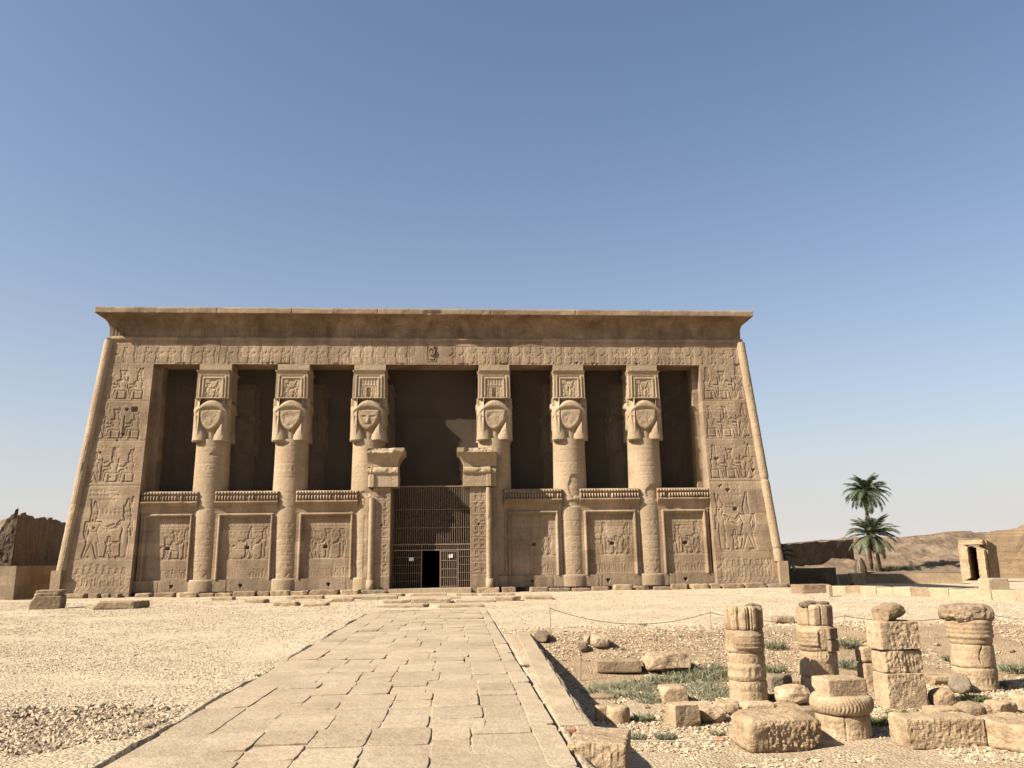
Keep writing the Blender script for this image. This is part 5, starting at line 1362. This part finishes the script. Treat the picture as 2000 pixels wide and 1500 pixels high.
# ---- rope fence round the court
def post(px, yt, yb, label):
    p = on(px, yb); h = (yb-yt)*mpp(p); mb = MB(); mb.tube([(0, 0, -.05), (.01, 0, h*.5), (.0, .01, h)], .009, 6); mb.tube([(0, 0, h-.03), (0, 0, h+.02)], .016, 6)
    o = tag(mb.build('fence_post', M_POST, loc=tuple(p)), label, 'post', 'thin posts of the rope fence'); return np.array(p)+np.array([0, 0, h])
t1 = post(1075, 1190, 1253, 'thin rope fence post at the far end of the kerb wall')
t2 = post(1390, 1198, 1248, 'thin rope fence post left of the first fluted stump')
t3 = post(1655, 1205, 1266, 'thin rope fence post between second stump and square pillar')
t4 = post(1915, 1196, 1246, 'thin rope fence post behind the rightmost stump')
p5 = on(2120, 1250); t5 = np.array([p5[0], p5[1], p5[2]+.55])
def rope(a, b, sag, label, mat=M_ROPE, r=.008, group='ropes of the fence', name='rope'):
    t = np.linspace(0, 1, 24); P = a[None]+(b-a)[None]*t[:, None]; P[:, 2] -= sag*4*t*(1-t); o = a.copy()
    mb = MB(); mb.tube(P-o, r, 6); return tag(mb.build(name, mat, smooth=True, loc=tuple(o)), label, 'rope', group)
rope(t1, t2, .30, 'long sagging rope from the kerb wall post to the next post')
rope(t2, t3, .16, 'rope passing behind the two fluted stumps')
rope(t3, t4, .16, 'rope passing behind the square pillar')
rope(t4, t5, .14, 'rope leading from the last post out of the right edge')
mb = MB(); p = on(1134, 1330); mb.tube([(0, 0, -.05), (.02, 0, .4), (-.01, .01, .72)], .010, 6); tag(mb.build('fence_post', M_WOOD, loc=tuple(p)), 'old dark stick standing in the slope below the dark rock', 'post')
a = at(1204, 1447, -.42); b = at(1412, 1444, -.40); rope(a, b, .01, 'taut white cord stretched low before the pecked front block', M_CORD, .007, None, 'cord')
p = on(1408, 1449); block('brick', (.13, .08, .07), (p[0], p[1]+.05, p[2]), M_BRICK, 480, 'red brick end at the white cord beside the pecked block', 'brick', n=5, chip=.008, rough=.004, kcut=0)

# ================================================================== BEYOND, AT THE RIGHT
# terrace edge of pale blocks
a, b = on(1641, 1160), on(2060, 1177)
n = 11
for k in range(n):
    rnd = random.Random(700+k); t0, t1_ = k/n, (k+1)/n
    q0, q1 = a+(b-a)*t0, a+(b-a)*t1_; L = np.linalg.norm(q1-q0)-.004; c = (q0+q1)/2
    mt = M_BLOCKD if k in (1, 5) else M_PALE
    block('terrace_block', (L, .7, rnd.uniform(.46, .51)), (c[0], c[1]+.3+rnd.uniform(-.03, .03), c[2]-.1), mt, 700+k, '%s terrace wall block, %s from the temple end of the low wall' % ('brown' if k in (1, 5) else 'pale', (ords+['ninth', 'tenth', 'eleventh'])[k]), 'stone block', 'blocks of the low terrace wall', rz=math.atan2(q1[1]-q0[1], q1[0]-q0[0]), n=16, chip=.015, rough=.02, kcut=3, lo=.9, hi=.985)
put(block, 'brick_plinth', 1548, 1617, 1142, 1159, M_RED, 720, 'low reddish brick plinth right of the temple corner', .9, cat='brick plinth', n=16, chip=.02, rough=.02)
put(block, 'marker_stone', 1617, 1625, 1143, 1166, M_PALE, 721, 'thin white marker stone standing at the end of the reddish plinth', .25, cat='marker stone', n=10, chip=.02)
put(block, 'stone_block', 1591, 1637, 1123, 1144, M_BLOCK, 722, 'pale squared block behind the reddish plinth', 1.0, cat='stone block', n=10)
put(block, 'stone_block', 1638, 1661, 1122, 1142, M_BLOCKD, 723, 'brown block in the middle of the three behind the terrace', .7, cat='stone block', n=10)
put(block, 'stone_block', 1661, 1688, 1120, 1143, M_BLOCK, 724, 'pale block next to the long low wall under the palms', .8, cat='stone block', n=10)
put(block, 'stone_block', 1921, 1963, 1130, 1153, M_PALE, 725, 'pale tapered block standing on the terrace before the shrine', .9, cat='stone block', n=10, kcut=5, lo=.8)
put(block, 'stone_slab', 1842, 1902, 1131, 1137, M_GREY, 726, 'dark thin slab lying left of the shrine', 1.5, cat='stone slab', n=10)
def wall_px(name, x0, y0, x1, y1, ztop, th, mat, label, z0=-1.2, jag=.03, cat='wall', rough=.03, seed=5, res=.5):
    p, q = np.array(x0, float), np.array(x1, float)
    return None
def wall(name, p, q, th, z0, zt0, zt1, mat, label, seed, jag=.03, rough=.04, res=.5):
    p, q = np.array(p, float)[:2], np.array(q, float)[:2]; d = (q-p)/np.linalg.norm(q-p); nrm = np.array([-d[1], d[0]])*th
    return tag(prism(name, [p, q, q+nrm, p+nrm], z0, [zt0, zt1, zt1, zt0], mat, seed=seed, jag=jag, rough=rough, res=res), label, 'wall')
pa = at(1529, 1143, -.7); pb = at(1634, 1143, -.7)
za = at(1529, 1110, y=pa[1])[2]; zb_ = at(1634, 1109, y=pb[1])[2]
wall('dark_wall', pa, pb, 1.0, -1.4, za, zb_, M_MUD, 'dark shaded mudbrick wall just right of the temple corner', 31)
mb = MB(); q = at(1536, 1141, y=pa[1]-.3); mb.box((-.14, 0, -.5), (.14, .03, .34)); mb.box((-.02, .03, -.6), (.02, .06, .0)); tag(mb.build('sign_board', M_PAPER, loc=tuple(q)), 'small pale sign board standing before the dark shaded wall', 'sign')
pa = at(1686, 1139, -.8); pb = at(1880, 1139, -.8)
wall('low_wall', pa, pb, .8, -1.2, at(1686, 1121, y=pa[1])[2], at(1880, 1120, y=pb[1])[2], M_BLOCKD, 'long low brown wall under the palms', 32)
# enclosure walls on the hills
for nm, x0, x1, d0, d1, tops, mt, lab, sd, jg in (('enclosure_wall', 1520, 1668, 121, 129, (1067, 1053), M_MUD, 'dark stretch of ruined mudbrick enclosure wall on the hill right of the temple', 41, .22), ('enclosure_wall', 1931, 2160, 86, 80, (1037, 1024), M_MUDPALE, 'pale high mudbrick wall behind the shrine at the right edge', 42, .4)):
    v0, v1 = ray(x0, 1080), ray(x1, 1080)
    p = CAM+v0*d0; q = CAM+v1*d1
    wall(nm, p, q, 6, -2, at(x0, tops[0], t=d0)[2], at(x1, tops[1], t=d1)[2], mt, lab, sd, jag=jg, rough=.35, res=.8)
# ruined shrine
def shrine():
    p = on(1910, 1138); m = mpp(p); z0 = p[2]
    H_ = 82*m; W_ = 2.1; D_ = 2.5
    r = empty('shrine', (p[0]+.75, p[1]+.9, z0), radians(-50)); tag(r, 'small ruined stone shrine with a dark narrow doorway on its platform', 'shrine')
    wm = stone('shrine_wall', (.24, .168, .098), (.285, .202, .118), (.33, .24, .145), .6, (.8, .40, .02), .3)
    P, F = block_pts((W_*1.3, D_*1.3, .22), 731, 16, .04, .03, 4, .85, .97); place('platform', P, F, (0, 0, -.05), M_BLOCK, parent=r)
    x0, x1, yf = -W_/2, W_/2, -D_/2
    for a, b_, hh in ((x0, x0+.75, .86), (x1-.62, x1, .82)):
        P, F = block_pts((b_-a, .55, H_*hh), 732+int(a*10), 26, .03, .045, 6, .76, .96); place('door_jamb', P, F, ((a+b_)/2, yf+.3, .12), M_BLOCK, parent=r)
    P, F = block_pts((W_*.98, .6, H_*.11), 735, 16, .03, .03, 5, .78, .96); place('lintel', P, F, (-.03, yf+.3, H_*.86+.1), M_BLOCK, parent=r)
    prism('flank_wall', [(x1-.5, yf+.6), (x1+.12, yf+.58), (x1+.30, D_/2), (x1-.5, D_/2)], .1, [H_*1.0, H_*.96, H_*.86, H_*.9], wm, parent=r, rough=.07, seed=9, jag=.16, res=.16)
    prism('flank_wall', [(x0, yf+.6), (x0+.5, yf+.6), (x0+.5, D_/2), (x0, D_/2)], .1, [H_*.85]*4, wm, parent=r, rough=.05, seed=10, jag=.1, res=.25)
    P, F = block_pts((W_*.7, .4, H_*.8), 737, 10, .03, .02, 2, .9, .98); place('hall_wall', P, F, (0, D_/2-.2, .1), M_HALLSHADE, parent=r)
    P, F = block_pts((W_*.9, D_*.6, .22), 739, 16, .05, .05, 5, .8, .95); place('roof_slab', P, F, (.0, .35, H_*.88), M_HALLSHADE, parent=r)
shrine()

# ---- palms
def palm(base, top, nf, L, label, seed, trunk_r=.24, droop=1.0, mat=M_PALM, dates=False):
    rnd = random.Random(seed); base = np.array(base); top = np.array(top); v = top-base
    r = empty('palm_tree', tuple(base)); tag(r, label, 'palm tree', 'palms beyond the terrace')
    t = np.linspace(0, 1, 80); P = v[None]*t[:, None]; P[:, 0] += .12*np.sin(t*pi)*rnd.uniform(-1, 1)
    rad = trunk_r*(1.0+.35*np.exp(-t*9))*(1+.16*((t*34) % 1-.5))*(1+.18*sstep(.8, 1, t))
    mb = MB(); mb.tube(P, rad, 14); mb.build('trunk', M_TRUNK, r, smooth=False)
    def fronds(n, elev, Lr, name, m, dens=1.0):
        mb = MB()
        for k in range(n):
            az = k*2.39996+rnd.uniform(-.25, .25); el = radians(rnd.uniform(*elev)); LL = L*rnd.uniform(*Lr)
            s = np.linspace(0, 1, 26); bend = droop*rnd.uniform(.75, 1.25)
            ang_ = el-bend*(s**1.5)*1.35
            dx = np.cumsum(np.cos(ang_))*LL/26; dz = np.cumsum(np.sin(ang_))*LL/26
            hx, hy = cos(az), sin(az); C = np.stack([dx*hx, dx*hy, dz], -1)+v
            mb.tube(C, np.linspace(.035, .008, 26), 4, caps=False)
            side = np.array([-hy, hx, 0.0])
            Tn = np.gradient(C, axis=0); Tn /= np.linalg.norm(Tn, axis=1)[:, None]
            Nn = np.cross(side[None], Tn); 
            for i in range(3, 26):
                for sg in (-1, 1):
                    if rnd.random() > .95*dens: continue
                    tt = s[i]; ll = LL*.20*(sin(pi*min(1, .15+tt*.9))**.6)*rnd.uniform(.8, 1.2)+.05
                    for sub in (0, .5):
                        c = C[i]+(C[min(i+1, 25)]-C[i])*sub
                        d = sg*side*.80+Tn[i]*.75+Nn[i]*(.28 if sub else .1)+np.array([0, 0, rnd.uniform(-.35, .05)]); d /= np.linalg.norm(d)
                        wv = Tn[i]*.036
                        mb.add([c-wv, c+wv, c+d*ll*.6+wv*1.0, c+d*ll, c+d*ll*.6-wv*1.0], [(0, 1, 2, 3, 4)])
        return mb.build(name, m, r)
    fronds(int(nf*.45), (35, 85), (.8, 1.0), 'fronds', mat)
    fronds(nf-int(nf*.45), (-35, 38), (.9, 1.1), 'fronds', mat)
    fronds(7, (-70, -45), (.5, .7), 'dry_fronds', M_PALMDRY, .8)
    return r
g = on(1703, 1121); dist = float(np.dot(g-CAM, _F)); g[2] = -.8
palm(g, at(1691, 961, t=dist), 66, 3.6, 'taller palm with ragged dark green crown above the other palm', 1, .24, 1.0)
g2 = at(1720, 1120, t=dist-3); g2[2] = -.8
palm(g2, at(1704, 1044, t=dist-2), 60, 3.9, 'shorter leaning palm with full crown in front of the taller trunk', 2, .24, .85)
g3 = at(1524, 1118, t=66); g3[2] = -.8
palm(g3, at(1517, 1088, t=66), 26, 1.9, 'small palm half hidden behind the right corner of the temple', 3, .16, 1.2)
def shaggy():
    p = at(1682, 1122, t=dist-6); rnd = random.Random(5); p[2] = -.8; m = mpp(p); mb = MB(); H_ = 33*m; R_ = 10.5*m
    for k in range(900):
        a = rnd.uniform(0, 2*pi); z = H_*rnd.random()**.8; rr_ = R_*sqrt(max(.02, 1-(z/H_-.25)**2*1.6))*rnd.uniform(.75, 1.05)
        c = np.array([rr_*cos(a), rr_*sin(a), z]); d = np.array([cos(a)*.35, sin(a)*.35, -1.0]); w = np.array([-sin(a), cos(a), 0])*.03
        mb.add([c-w, c+w, c+d*.6+w*.3, c+d*.6-w*.3], [(0, 1, 2, 3)])
    st = np.linspace(0, 1, 8); mb.tube(np.stack([st*0, st*0, st*H_*.95], -1), R_*.72*np.sqrt(np.clip(1-(st-.3)**2*1.5, .05, 1)), 12)
    tag(mb.build('dry_palm', M_PALMDRY, loc=tuple(p)), 'squat shaggy brown dried palm stump left of the palm trunks', 'dry palm')
shaggy()

# ---- scrub
def tuft(mb, c, rad, h, n, rnd, lean=.9):
    for k in range(n):
        a = rnd.uniform(0, 2*pi); q = rad*sqrt(rnd.random()); b = np.array([c[0]+q*cos(a), c[1]+q*sin(a), c[2]-.01])
        a2 = a+rnd.uniform(-1, 1); L = h*rnd.uniform(.5, 1.1); sp = rnd.uniform(.1, lean)
        d = np.array([cos(a2)*sp, sin(a2)*sp, 1.0]); d /= np.linalg.norm(d); w = np.array([-sin(a2), cos(a2), 0])*rnd.uniform(.004, .008)
        m = b+d*L*.55; tip = b+d*L+np.array([cos(a2), sin(a2), -.4])*L*.18
        mb.add([b-w, b+w, m+w*.9, tip, m-w*.9], [(0, 1, 2, 3, 4)])
        for j in range(2):
            t = rnd.uniform(.35, .9); q0 = b+d*L*t; a3 = rnd.uniform(0, 2*pi); e_ = np.array([cos(a3), sin(a3), rnd.uniform(.1, .9)])*L*.28
            w2 = np.array([-sin(a3), cos(a3), 0])*.006; mb.add([q0-w2, q0+w2, q0+e_], [(0, 1, 2)])
def scrub_mass():
    rnd = random.Random(3); mb = MB()
    for x, y, s_ in [(1168, 1352, 24), (1192, 1345, 26), (1210, 1358, 24), (1232, 1347, 26), (1252, 1338, 26), (1250, 1362, 24), (1272, 1350, 26), (1290, 1336, 24), (1300, 1328, 26), (1325, 1330, 26), (1345, 1322, 26), (1366, 1326, 24), (1390, 1318, 24), (1408, 1330, 26), (1340, 1312, 20), (1380, 1306, 20), (1405, 1312, 18), (1405, 1352, 24), (1382, 1358, 26), (1362, 1366, 22), (1420, 1362, 22), (1180, 1364, 14), (1278, 1366, 22), (1264, 1372, 16), (1350, 1345, 22), (1376, 1340, 22), (1320, 1318, 18)]:
        p = on(x, y); m = mpp(p); tuft(mb, p, s_*m*1.25, s_*m*.72, 120, rnd, 1.5)
    tag(mb.build('scrub', M_SCRUB), 'low grey green scrub spreading over the floor of the sunken court', 'scrub', kind='stuff')
scrub_mass()
for i, (x, y, s_, mt, lab) in enumerate(((1512, 1266, 22, M_SCRUB, 'grey green bush on the slope left of the second stump'), (1652, 1262, 24, M_SCRUB, 'bush around the foot of the post right of the second stump'), (1660, 1304, 26, M_SCRUB, 'wide bush between second stump and square pillar'), (1512, 1312, 22, M_SCRUB, 'bush between the two fluted stumps, behind the upright block'),
        (1712, 1416, 26, M_SCRUBG, 'bright green weed between the collared base and the long front block'), (1755, 1400, 20, M_SCRUBG, 'small green weed at the left end of the long front block'), (1838, 1336, 24, M_SCRUB, 'bush right of the square pillar'), (1905, 1372, 24, M_SCRUBG, 'green weed at the foot of the rightmost stump'), (1856, 1290, 18, M_SCRUB, 'bush on the slope left of the rightmost stump'),
        (1975, 1312, 26, M_SCRUB, 'bush at the right edge beside the rightmost stump'), (1960, 1340, 18, M_SCRUB, 'low bush right of the rightmost stump foot'), (1256, 1408, 22, M_SCRUB, 'bush growing from the shadow of the half sunk drum'), (985, 1280, 12, M_SCRUBG, 'small green tuft on the right edge of the path'), (1256, 1222, 9, M_SCRUB, 'tiny tuft on the gravel under the sagging rope'),
        (1300, 1444, 20, M_SCRUB, 'sparse bush right behind the white cord'), (1245, 1444, 18, M_SCRUB, 'sparse weeds behind the left end of the white cord'), (1402, 1436, 14, M_SCRUB, 'weed left of the pecked front block'), (1508, 1368, 16, M_SCRUBG, 'weed at the right foot of the first fluted stump'), (1025, 1302, 9, M_SCRUB, 'dry tuft on top of the kerb wall'), (505, 1322, 9, M_SCRUBG, 'small tuft on the left edge of the path'))):
    rnd = random.Random(60+i); p = on(x, y); m = mpp(p); mb = MB(); q = np.array([0, 0, 0.0]); tuft(mb, q, s_*m*.85, s_*m*.8, 170 if s_ > 12 else 60, rnd)
    tag(mb.build('desert_bush' if s_ > 12 else 'weed_tuft', mt, loc=tuple(p)), lab, 'bush' if s_ > 12 else 'weed', 'bushes and weeds in the court')
def dark_row():
    rnd = random.Random(15); mb = MB(); a, b = at(1726, 1120, t=dist-2), at(1803, 1119, t=dist-2)
    for k in range(50):
        c = a+(b-a)*rnd.random(); c[2] = -.8; tuft(mb, c, .7, .95+.3*rnd.random(), 50, rnd, 1.1)
    tag(mb.build('undergrowth', M_SCRUB), 'low dark undergrowth right of the palm trunks', 'undergrowth', kind='stuff')
dark_row()
